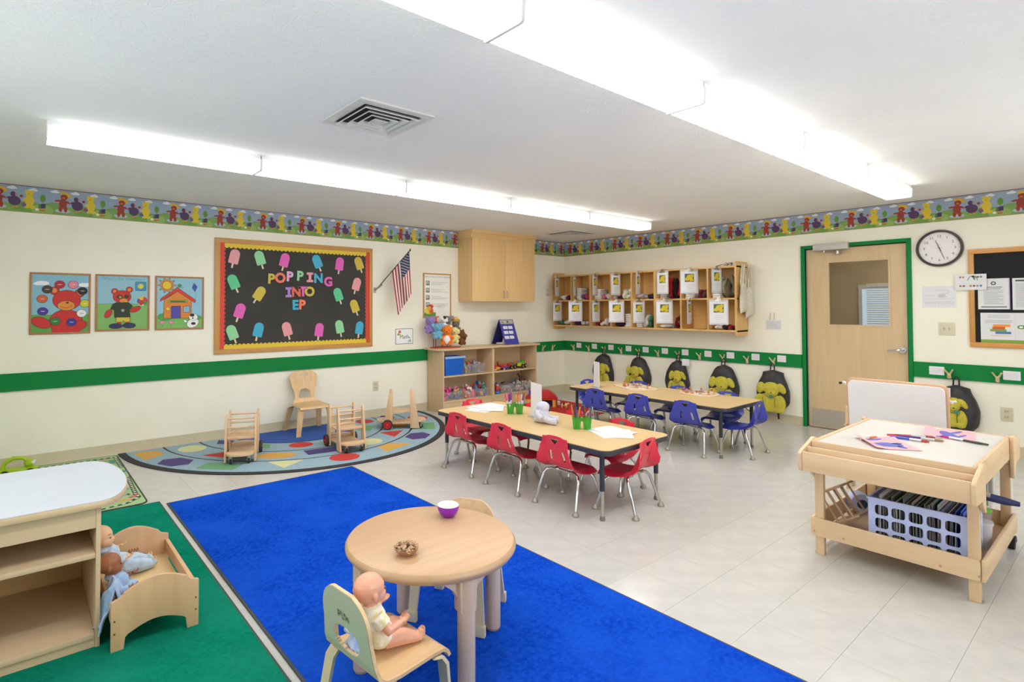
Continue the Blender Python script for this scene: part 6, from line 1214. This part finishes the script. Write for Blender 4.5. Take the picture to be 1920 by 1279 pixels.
# ---------------- wooden ride carts on the shapes rug ----------------
WC = wood('raw_beech', '#d3ae85', '#dfc19b', 'z', 16)
def ride_cart(label, loc, deg):
    """x local: from the big wheel end (-) to the caster end (+)"""
    t = thing('wooden_cart', label, 'toy cart', loc, math.radians(deg), 'wooden ladder ended carts on the shapes rug'); hw = .125; h = .405; ex = .205
    for sx in (-1, 1):
        for sy in (-1, 1):
            g = G(); pr = [(ex, .0), (ex-.1, .0), (ex-.1, .12), (ex-.05 if False else ex-.095, .13), (ex-.045, h-.01), (ex-.03, h), (ex-.012, h), (ex-.004, h-.02), (ex, .2)]
            pr = [(ex-.105, 0), (ex, 0), (ex-.062, h-.03), (ex-.07, h), (ex-.095, h), (ex-.105, h-.02)]
            g.prism([(sx*a, b_+.012) for a, b_ in (pr if sx > 0 else pr[::-1])], .018, (0, sy*hw+.009, 0), (1, 0, 0), (0, 0, 1)); obj('side_post', g, WC, t, bevel=.003)
        for z in (.38, .30): g = G(); g.tube([(sx*(ex-.085), -hw, z), (sx*(ex-.085), hw, z)], .0085, 10); obj('rung', g, WC, t)
        obj('end_board', G().box(min(sx*(ex-.1), sx*(ex-.06)), max(sx*(ex-.1), sx*(ex-.06)), -hw+.009, hw-.009, .20, .222), WC, t, bevel=.002)
        g = G(); g.prism([(sx*(ex-.05), -hw+.009), (sx*(ex+.0), -hw+.009)]+[(sx*(ex+.075*math.sin(PI*k/10)), (-hw+.009)*math.cos(PI*k/10)) for k in range(1, 10)]+[(sx*ex, hw-.009), (sx*(ex-.05), hw-.009)], .02, (0, 0, .075)); obj('step_board', g, WC, t, bevel=.003)
    obj('seat_plank', G().box(-ex+.105, ex-.105, -hw+.01, hw-.01, .186, .199), WC, t, bevel=.002); obj('floor_plank', G().box(-ex+.05, ex-.05, -hw+.01, hw-.01, .062, .074), WC, t)
    RED, TYRE = C('#c8202c', .35), C('#3a3434', .7)
    g = G(); g.cyl((-ex+.05, -hw-.04, .057), (-ex+.05, hw+.04, .057), .005, n=8); obj('axle', g, STEEL, t)
    for sy in (-1, 1):
        y0 = sy*(hw+.022); g = G(); R0 = Matrix.Translation((-ex+.05, y0, .057)) @ Matrix.Rotation(PI/2, 4, 'X'); q = G(); q.lathe([(.042, -.013), (.052, -.014), (.057, -.007), (.057, .007), (.052, .014), (.042, .013), (.042, -.013)], n=28); g.merge(q, R0); wt = obj('wheel', g, TYRE, t)
        g = G(); q = G(); q.lathe([(.036, -.009), (.043, -.009), (.043, .009), (.036, .009), (.036, -.009)], n=24); q.cyl((0, 0, -.012), (0, 0, .012), .009)
        for k in range(6): a = k*PI/3; q.tube([(0, 0, 0), (.038*math.cos(a), .038*math.sin(a), 0)], [.0055, .0045], 6)
        q.cyl((0, 0, -.003), (0, 0, .003), .036, n=20); g.merge(q, R0); obj('red_hub', g, RED, wt)
        g = G(); cx, cyy = ex+.02, sy*.075; g.cyl((cx, cyy, .05), (cx, cyy, .075), .016); g.box(cx-.012, cx+.004, cyy-.014, cyy-.010, .02, .055); g.box(cx-.012, cx+.004, cyy+.010, cyy+.014, .02, .055); ct = obj('caster_fork', g, STEEL, t); g = G(); g.cyl((cx-.008, cyy-.009, .024), (cx-.008, cyy+.009, .024), .024, n=18); obj('caster_wheel', g, DARKRUB, ct)
    return t
zr = .0075
ride_cart('wooden ladder ended cart nearest the camera left of the plywood chair', (-5.515, -.885, zr), math.degrees(math.atan2(-.353, -.15)))
ride_cart('wooden ladder ended cart right of the plywood chair', (-4.605, -1.155, zr), -97)
ride_cart('wooden cart seen side on beside the toy shelf, red spoked wheel showing', (-3.68, -.72, zr), -33)
# ---------------- red mat and toy house in the far corner ----------------
t = thing('red_mat', 'plain red play mat on the floor behind the red chair table', 'mat', (-1.30, -1.05, 0)); g = G(); g.prism(rrect(-.42, .44, -.62, .52, .03), .008); obj('mat', g, noise_mat('red_mat', '#b01418', '#bc1c1e', nscale=20, rough=.7), t)
HS = thing('toy_house', 'red roofed yellow toy house on the red mat', 'toy house', (-1.47, -.84, .0085), math.radians(-47))
for x0, x1, nm in ((-.19, -.165, 'wall'), (.165, .19, 'wall'), (-.012, .012, 'partition')): obj(nm, G().box(x0, x1, -.05, .1, 0, .115), C('#dc9c2c', .4), HS)
g = G(); holed(G(), 0, 1, 0, 1, 0, 1, .2, .3, .2, .3); g.box(-.19, -.01, -.055, -.048, .0, .025); g.box(-.19, -.01, -.055, -.048, .085, .115); g.box(-.19, -.15, -.055, -.048, .025, .085); g.box(-.05, -.01, -.055, -.048, .025, .085); g.box(-.105, -.095, -.055, -.048, .025, .085); obj('front_wall', g, C('#dca02c', .4), HS)
obj('back_wall', G().box(-.19, .19, .1, .108, 0, .115), C('#5a3a6a', .5), HS)
g = G(); g.prism([(-.225, .115), (-.21, .105), (.21, .105), (.225, .115), (.2, .15), (.14, .2), (.09, .225), (-.09, .225), (-.14, .19), (-.19, .145)], .18, (0, .12, 0), (1, 0, 0), (0, 0, 1)); obj('roof', g, C('#b81a1c', .4), HS, bevel=.005); g = G(); g.prism([(-.17, .16), (-.11, .19), (-.17, .25)], .01, (0, -.065, 0), (1, 0, 0), (0, 0, 1)); obj('flag', g, C('#4a2f8c', .5), HS); obj('floor', G().box(-.2, .2, -.06, .11, -.0, .006), C('#7a5a3a'), HS)
g = G(); g.box(.02, .16, -.052, -.047, .1, .115); g.box(.15, .165, -.052, -.047, 0, .1); obj('door_frame', g, C('#e8b45a'), HS)
t = thing('toy_cow', 'small tan and black toy cow standing on the red mat', 'toy', (-1.33, -1.13, .0085), math.radians(-60)); g = G(); g.ell((0, 0, .05), (.045, .022, .024), 12)
for sx in (-.03, .03):
    for sy in (-.012, .012): g.tube([(sx, sy, .045), (sx, sy, .003)], [.011, .008], 8)
g.ell((.05, 0, .062), (.02, .014, .015)); obj('body', fuse(g, C('#d8b078', .6), .004, 2), None, t); g = G(); g.ell((-.005, -.006, .06), (.018, .02, .018)); obj('dark_patch', g, C('#2a2420', .7), t)
t = thing('toy_sheep', 'small white toy sheep standing on the red mat', 'toy', (-1.22, -.93, .0085), math.radians(200)); g = G(); g.ell((0, 0, .045), (.03, .02, .022), 12); g.ell((.03, 0, .055), (.014, .012, .012))
for sx in (-.018, .018):
    for sy in (-.01, .01): g.tube([(sx, sy, .04), (sx, sy, .003)], [.009, .007], 8)
obj('body', fuse(g, C('#e6e0d8', .8), .004, 2), None, t)

# ---------------- art table ----------------
AT = thing('art_table', 'beech art table with white top and side troughs at right', 'table', (-3.165, -5.262, 0)); HXX, HY, TZ = .465, .335, .63; WX, WY, WZ = wood('beech_along_x', '#cfae86', '#dcc09a', 'x', 14), wood('beech_along_y', '#cfae86', '#dcc09a', 'y', 14), W_CART
obj('white_top', G().box(-HXX-.02, HXX+.02, -HY+.012, HY-.012, TZ-.012, TZ), noise_mat('white_melamine', '#ccc8c1', '#d1cdc7', nscale=4, rough=.35), AT)
obj('side_apron', G().box(-HXX-.02, HXX+.02, -HY-.006, -HY+.0118, TZ-.115, TZ+.007), WX, AT, bevel=.003); obj('side_apron', G().box(-HXX-.02, HXX+.02, HY-.0118, HY+.006, TZ-.115, TZ+.007), WX, AT, bevel=.003)
for sx in (-1, 1):
    xa = sx*(HXX+.0205); xb = sx*(HXX+.035); obj('top_rail', G().box(min(xa, xb), max(xa, xb), -HY-.006, HY+.006, TZ-.05, TZ+.004), WY, AT, bevel=.003)
    # trough: end panels, divider, outer board, bottom
    for sy in (-1, 1):
        g = G(); pr = [(sx*(HXX-.045), TZ-.145), (sx*(HXX-.045), TZ+.012), (sx*(HXX-.01), TZ+.018), (sx*(HXX+.02), TZ+.008), (sx*(HXX+.165), TZ-.03), (sx*(HXX+.18), TZ-.045), (sx*(HXX+.18), TZ-.125), (sx*(HXX+.17), TZ-.14), (sx*(HXX+.04), TZ-.145), (sx*(HXX-.0), TZ-.19), (sx*(HXX-.045), TZ-.22)]
        if sx > 0: pr = pr[::-1]
        g.prism(pr, .018, (0, sy*(HY+.0155)+.009, 0), (1, 0, 0), (0, 0, 1)); obj('trough_end', g, WX, AT, bevel=.004)
    def bx(a, b_, z0, z1, nm): obj(nm, G().box(min(sx*a, sx*b_), max(sx*a, sx*b_), -HY-.0065, HY+.0065, z0, z1), WY, AT, bevel=.002)
    bx(HXX+.155, HXX+.17, TZ-.135, TZ-.035, 'trough_front'); bx(HXX+.085, HXX+.097, TZ-.13, TZ-.018, 'trough_divider'); bx(HXX+.0355, HXX+.155, TZ-.14, TZ-.13, 'trough_bottom')
    for sy in (-1, 1):
        g = G(); x0 = sx*HXX; x1 = sx*(HXX-.045)
        ya, yb_ = sy*HY+sy*.006, sy*HY-sy*.038; g.box(min(x0, sx*(HXX-.03)), max(x0, sx*(HXX-.03)), min(ya, yb_), max(ya, yb_), .0 if sx < 0 else .09, TZ-.146); l = obj('leg', g, WZ, AT, bevel=.004)
        if sx < 0: g = G(); g.lathe([(0, 0), (.014, 0), (.014, .012), (0, .012)], (sx*(HXX-.022), sy*HY, -.0), 12); obj('glide', g, C('#8f8f8c'), l)
        else:
            xw = sx*(HXX-.02)+.03; yw = sy*(HY-.0); g = G(); g.tube([(xw, yw, .06), (xw, yw, .50)], .0095, 10); obj('caster_post', g, C('#d2cfd4', .35), l)
            g = G(); g.cyl((xw, yw-.014, .035), (xw, yw+.014, .035), .035, n=20); obj('caster_wheel', g, DARKRUB, l); g = G(); g.prism(ell2(0, .035, .04, .04, 14, 0, 0, 180), .036, (xw, yw+.018, 0), (1, 0, 0), (0, 0, 1)); obj('caster_hood', g, BLACK, l)
for sy in (-1, 1): obj('shelf_side', G().box(-HXX-.01, HXX+.01, min(sy*(HY+.0095), sy*(HY+.0245)), max(sy*(HY+.0095), sy*(HY+.0245)), .105, .205), WX, AT, bevel=.004)
for sx in (-1, 1):
    xa, xb = sx*(HXX+.0005), sx*(HXX+.0155); g = G(); g.prism(rrect(-HY-.008, HY+.0245, .105, .203, .014, 3), xb-xa, (xa, 0, 0), (0, 1, 0), (0, 0, 1)); o = obj('shelf_front', g, WY, AT, bevel=.003)
    if sx < 0:
        for y in (-HY-.005, -.2, .2, HY+.005): g = G(); g.cyl((xb+.0005, y, .13), (xb-.002, y, .13), .006, n=10); obj('bolt', g, C('#b89878', .4, .6), o)
obj('shelf_board', G().box(-HXX+.0005, HXX-.0005, -HY+.0095, HY-.0095, .112, .124), WX, AT)
# crate with files
CR = thing('file_crate', 'light blue plastic crate with round cornered openings under the art table', 'crate', (-3.40, -5.355, .1245)); CRM = C('#bcc7f0', .4); cw, cdp, chh = .2, .165, .235
def lattice(w_, h_, nx, nz, O, U, name, flip=False):
    # plate with rounded openings from a triangle-filled outline
    bm = bmesh.new(); loops = [[(-w_, 0), (w_, 0), (w_, h_), (-w_, h_)]]; mx, mz = .022, .012; sx_ = (2*w_-2*mx)/nx; sz = (h_-.03)/nz
    for i in range(nx):
        for j in range(nz): cx, cz = -w_+mx+sx_*(i+.5), .012+sz*(j+.5); loops.append(rrect(cx-sx_*.4, cx+sx_*.4, cz-sz*.38, cz+sz*.38, .014, 3)[::-1])
    for lp in loops:
        vs = [bm.verts.new((a, 0, b_)) for a, b_ in lp]
        for a, b_ in zip(vs, vs[1:]+vs[:1]): bm.edges.new((a, b_))
    bmesh.ops.triangle_fill(bm, use_beauty=True, use_dissolve=False, edges=bm.edges[:]); r_ = bmesh.ops.extrude_face_region(bm, geom=bm.faces[:]); bmesh.ops.translate(bm, verts=[v for v in r_['geom'] if isinstance(v, bmesh.types.BMVert)], vec=(0, .005, 0)); bmesh.ops.recalc_face_normals(bm, faces=bm.faces)
    me = bpy.data.meshes.new(name); bm.to_mesh(me); bm.free(); me.materials.append(CRM); O_ = obj(name, me, None, CR); O_.location = O; O_.rotation_euler = (0, 0, U); return O_
lattice(cw, chh, 5, 3, (-cdp, 0, 0), PI/2, 'front_side'); lattice(cw, chh, 5, 3, (cdp, 0, 0), -PI/2, 'back_side'); lattice(cdp, chh, 4, 3, (0, -cw, 0), 0, 'end_side'); lattice(cdp, chh, 4, 3, (0, cw, 0), PI, 'end_side'); obj('crate_bottom', G().box(-cdp+.006, cdp-.006, -cw+.006, cw-.006, 0, .005), CRM, CR)
g = G()
for a in ((-cdp-.006, -cdp+.008, -cw-.006, cw+.006), (cdp-.008, cdp+.006, -cw-.006, cw+.006), (-cdp+.008, cdp-.008, -cw-.006, -cw+.006), (-cdp+.008, cdp-.008, cw-.006, cw+.006)): g.box(a[0], a[1], a[2], a[3], chh-.004, chh+.006)
obj('rim', g, CRM, CR, kind='stuff')
t = thing('paper_files', 'tightly packed coloured paper files standing in the light blue crate', 'files', (-3.40, -5.355, .1305)); g = G(); rnd = random.Random(9); fc = ['#5f6a6c', '#a9acae', '#7c6c72', '#8f9fa8', '#d2d4d4', '#5a5f6c', '#9a8a80', '#6d7d70', '#bcafb6', '#3f62b8']; mm = [C(c, .6) for c in fc]
for k in range(62):
    y = -cw+.014+k*(2*cw-.028)/62; g.cur = rnd.randrange(9) if k > 5 or rnd.random() < .5 else 9; ln = rnd.uniform(-.01, .01); q = G(); q.cur = g.cur; q.box(-cdp+.012+rnd.uniform(0, .02), cdp-.014-rnd.uniform(0, .02), -.0014, .0014, 0, rnd.uniform(.205, .262)); g.merge(q, Matrix.Translation((0, y, 0)) @ Matrix.Rotation(rnd.uniform(-.03, .05), 4, 'X'))
obj('files', mesh(g, mm), None, t, kind='stuff')
# puzzle rack, paper roll
t = thing('dowel_rack', 'tan wooden rack with slanted dowels leaning on the art table shelf', 'rack', (-3.44, -5.045, .126), math.radians(-4)); M = Matrix.Rotation(math.radians(-33), 4, 'X'); TW = wood('tan_ply', '#b59370', '#c4a582', 'x', 12)
for z in (.0, .165): g = G(); g.box(-.085, .085, -.08, .075, z, z+.011); g2 = G(); g2.merge(g, Matrix.Translation((0, .0, .062)) @ M); obj('panel', g2, TW, t, bevel=.002)
for x in (-.08, .0, .08):
    for y in (-.045, .0, .045)[:3]:
        if x == .0 and y == 0: continue
        g = G(); g.tube([(x, y, .011), (x, y, .165)], .0055, 8); g2 = G(); g2.merge(g, Matrix.Translation((0, 0, .062)) @ M); obj('dowel', g2, TW, t)
t = thing('tape_roll', 'pale lilac roll with dark core standing behind the dowel rack', 'roll', (-3.10, -4.985, .185), math.radians(35)); g = G(); q = G(); q.lathe([(.028, -.04), (.06, -.04), (.06, .04), (.028, .04), (.028, -.04)], n=30); g.merge(q, Matrix.Rotation(PI/2, 4, 'Y')); obj('roll', g, C('#b9bcdc', .6), t); g = G(); g.tube([(-.041, 0, 0), (.041, 0, 0)], .0275, 20); obj('core', g, C('#2f3450', .6), t)
# tubs at the right end
t = thing('clear_tub', 'clear plastic tub with green lid at the right end under art table', 'tub', (-3.05, -5.50, .1245)); g = G(); g.lathe([(0, 0), (.055, 0), (.065, .14), (.07, .142), (.068, .15)], n=24); obj('tub', g, CLEAR, t); g = G(); g.lathe([(0, .15), (.066, .15), (.07, .158), (.06, .165), (0, .165)], n=24); obj('lid', g, C('#6aa83a', .4), t); g = G(); g.lathe([(0, .01), (.05, .01), (.052, .06), (0, .06)], n=20); obj('red_paint', g, C('#a83a44', .6), t)
t = thing('white_tub', 'cloudy white plastic jar nearest the front right leg of art table', 'tub', (-3.18, -5.535, .1245)); g = G(); g.lathe([(0, 0), (.045, 0), (.052, .12), (.056, .122), (.056, .135), (0, .14)], n=24); obj('jar', g, C('#d8d2d2', .3, alpha=.75), t)
t = thing('grey_caddy', 'grey plastic handled caddy standing behind the tubs under art table', 'caddy', (-2.88, -5.48, .1245)); g = G(); tub(g, -.08, .08, -.06, .06, 0, .16, .9); obj('box', g, CLEAR, t); g = G(); g.box(-.08, -.068, -.062, .062, .16, .33); g.box(.068, .08, -.062, .062, .16, .33); g.box(-.08, .08, -.062, .062, .33, .345); obj('handle_frame', fuse(g, C('#a9a79c', .5), .006, 1), None, t)
t = thing('blue_brush', 'dark blue tool with grey grip poking out under the art table', 'tool', (-3.20, -5.44, .405), math.radians(-78)); g = G(); g.tube([(-.05, 0, .012), (.02, 0, .004), (.1, 0, -.012), (.2, 0, -.026), (.25, 0, -.03)], [.022, .024, .022, .02, .012], 12); obj('handle', g, C('#23285c', .4), t); g = G(); g.tube([(.04, -.012, .012), (.14, -.012, -.006)], [.014, .013], 10); obj('grip', g, C('#a8a294', .5), t)
t = thing('tool_tray', 'grey plastic tray holding the blue tool above the tubs', 'tray', (-3.06, -5.42, .29)); g = G(); g.box(-.2, .1, -.1, .1, .0, .012); g.box(-.2, -.19, -.1, .1, .012, .09); g.box(.09, .1, -.1, .1, .012, .09); g.box(-.2, -.19, -.1, -.09, -.165, 0); g.box(.09, .1, .09, .1, -.165, 0); g.box(-.2, -.19, .09, .1, -.165, 0); g.box(.09, .1, -.1, -.09, -.165, 0); obj('tray', fuse(g, C('#b4b2ac', .4, alpha=1), .006, 1), None, t)
# painted papers
def painted(label, x, y, rot, w_, h_, blobs, seed):
    t = thing('painted_paper', label, 'paper', (x, y, TZ+.001), math.radians(rot)); lift = lambda u, v: .002+.03*max(0, .25-u)**1.2*4*(.4+.6*v)+.02*max(0, v-.75)*2*u
    g = G(); g.sheet(lambda u, v: ((u-.5)*w_, (v-.5)*h_, lift(u, v)), 16, 12, .0008); obj('sheet', g, C('#e9a3aa', .8), t)
    P = G()
    for pts in blobs:
        P.add([(a, b_, lift(a/w_+.5, b_/h_+.5)+.0012) for a, b_ in pts], [list(range(len(pts)))])
    obj('blue_paint', P, C('#5663ac', .6), t)
painted('curled pink paper with blue paint, left one on the art table', -3.42, -5.20, -52, .21, .27, [ell2(-.0, -.03, .07, .05, 16, 10), ell2(.05, .0, .04, .02, 10, 40), ell2(-.02, .08, .05, .015, 10, 25), ell2(.04, -.08, .02, .03, 10)], 1)
painted('curled pink paper with blue paint streaks, right one on the art table', -2.88, -5.37, -80, .22, .28, [ell2(0, -.02, .035, .12, 18, 15), ell2(.03, .08, .05, .015, 12, 60), ell2(-.03, -.1, .03, .025, 10), ell2(.05, -.02, .012, .07, 10, -20)], 2)
def brush(label, x0, y0, x1, y1, handle, tip, r=.0075):
    p, q = Vector((x0, y0, TZ+.009)), Vector((x1, y1, TZ+.009)); L = (q-p).length; t = thing('paintbrush', label, 'paintbrush', p, math.atan2(y1-y0, x1-x0), 'paintbrushes on the art table')
    g = G(); g.tube([(0, 0, 0), (L*.2, 0, 0), (L*.5, 0, 0)], [r*.7, r, r*.9], 10); obj('handle', g, C(handle, .3), t); g = G(); g.tube([(L*.5, 0, 0), (L*.8, 0, 0)], [r*.85, r*.95], 10); obj('ferrule', g, C('#cfccc8', .3, .6), t); g = G(); g.tube([(L*.8, 0, 0), (L*.93, 0, 0), (L, 0, -.002)], [r*.95, r, r*.5], 10); obj('bristles', g, C(tip, .8), t)
brush('orange handled paintbrush beside the left pink paper', -3.31, -5.13, -3.44, -5.09, '#dd6a2e', '#e0cfc0'); brush('red handled paintbrush, topmost of the group', -3.19, -5.15, -3.06, -5.34, '#c43430', '#8a4a3c'); brush('blue handled paintbrush pointing toward the camera', -3.23, -5.175, -3.215, -5.345, '#3d46b4', '#a84a3c'); brush('purple handled paintbrush in the middle of the group', -3.17, -5.20, -3.13, -5.39, '#4c2f7a', '#9a7a50'); brush('black handled paintbrush on the right pink paper', -3.06, -5.56, -2.99, -5.35, '#3d362c', '#b0308a')

# ---------------- easel behind the art table ----------------
EZ = thing('whiteboard_easel', 'wood framed white board easel standing behind the art table', 'easel', (-2.20, -4.972, 0)); M = Matrix.Rotation(math.radians(-6), 4, 'Y')
g = G(); g.prism(rrect(-.292, .292, 0, .52, .04, 6), .014, (.007, 0, 0), (0, 1, 0), (0, 0, 1)); g2 = G(); g2.merge(g, Matrix.Translation((-.03, 0, .335)) @ M); obj('frame', g2, C('#cfa888', .5), EZ, bevel=.003)
g = G(); g.prism(rrect(-.276, .276, .016, .504, .034, 6), -.018, (.004, 0, 0), (0, 1, 0), (0, 0, 1)); g2 = G(); g2.merge(g, Matrix.Translation((-.034, 0, .335)) @ M); obj('white_panel', g2, noise_mat('dry_erase_white', '#dcdadb', '#e1e0e2', nscale=2, rough=.3), EZ)
for sy in (-.8, 1):
    g = G(); g.tube([(.015, sy*.306, .70), (.03, sy*.306, .35), (.045, sy*.306, .0)], .012, 10); g = G(); g.box(-.005, .03, sy*.312-.011, sy*.312+.011, .0, .62); obj('post', g, W_CART, EZ, bevel=.003); g = G(); g.box(.10, .135, sy*.312-.011, sy*.312+.011, .0, .60); obj('rear_post', g, W_CART, EZ, bevel=.003)
    for z in (.49, .43): g = G(); g.tube([(-.05, sy*.312, z), (.12, sy*.312, z)], .007, 8); obj('peg', g, W_CART, EZ)
for z in (.2, .3): g = G(); g.box(.0, .02, -.312, .312, z, z+.03); obj('cross_rail', g, W_CART, EZ)
for sy, z in ((1, .79), (-.97, .725)):
    g = G(); g.box(-.03, .0, sy*.30-.014, sy*.30+.014, z, z+.02); g.tube([(-.015, sy*.305, z+.01), (-.02, sy*.33, z+.02)], .008, 8); obj('clip', g, C('#e6e4de', .4), EZ, bevel=.003)
g = G(); g.tube([(-.02, .338, .80), (-.03, .35, .80)], .009, 8); obj('clip_tip', g, BLACK, EZ)
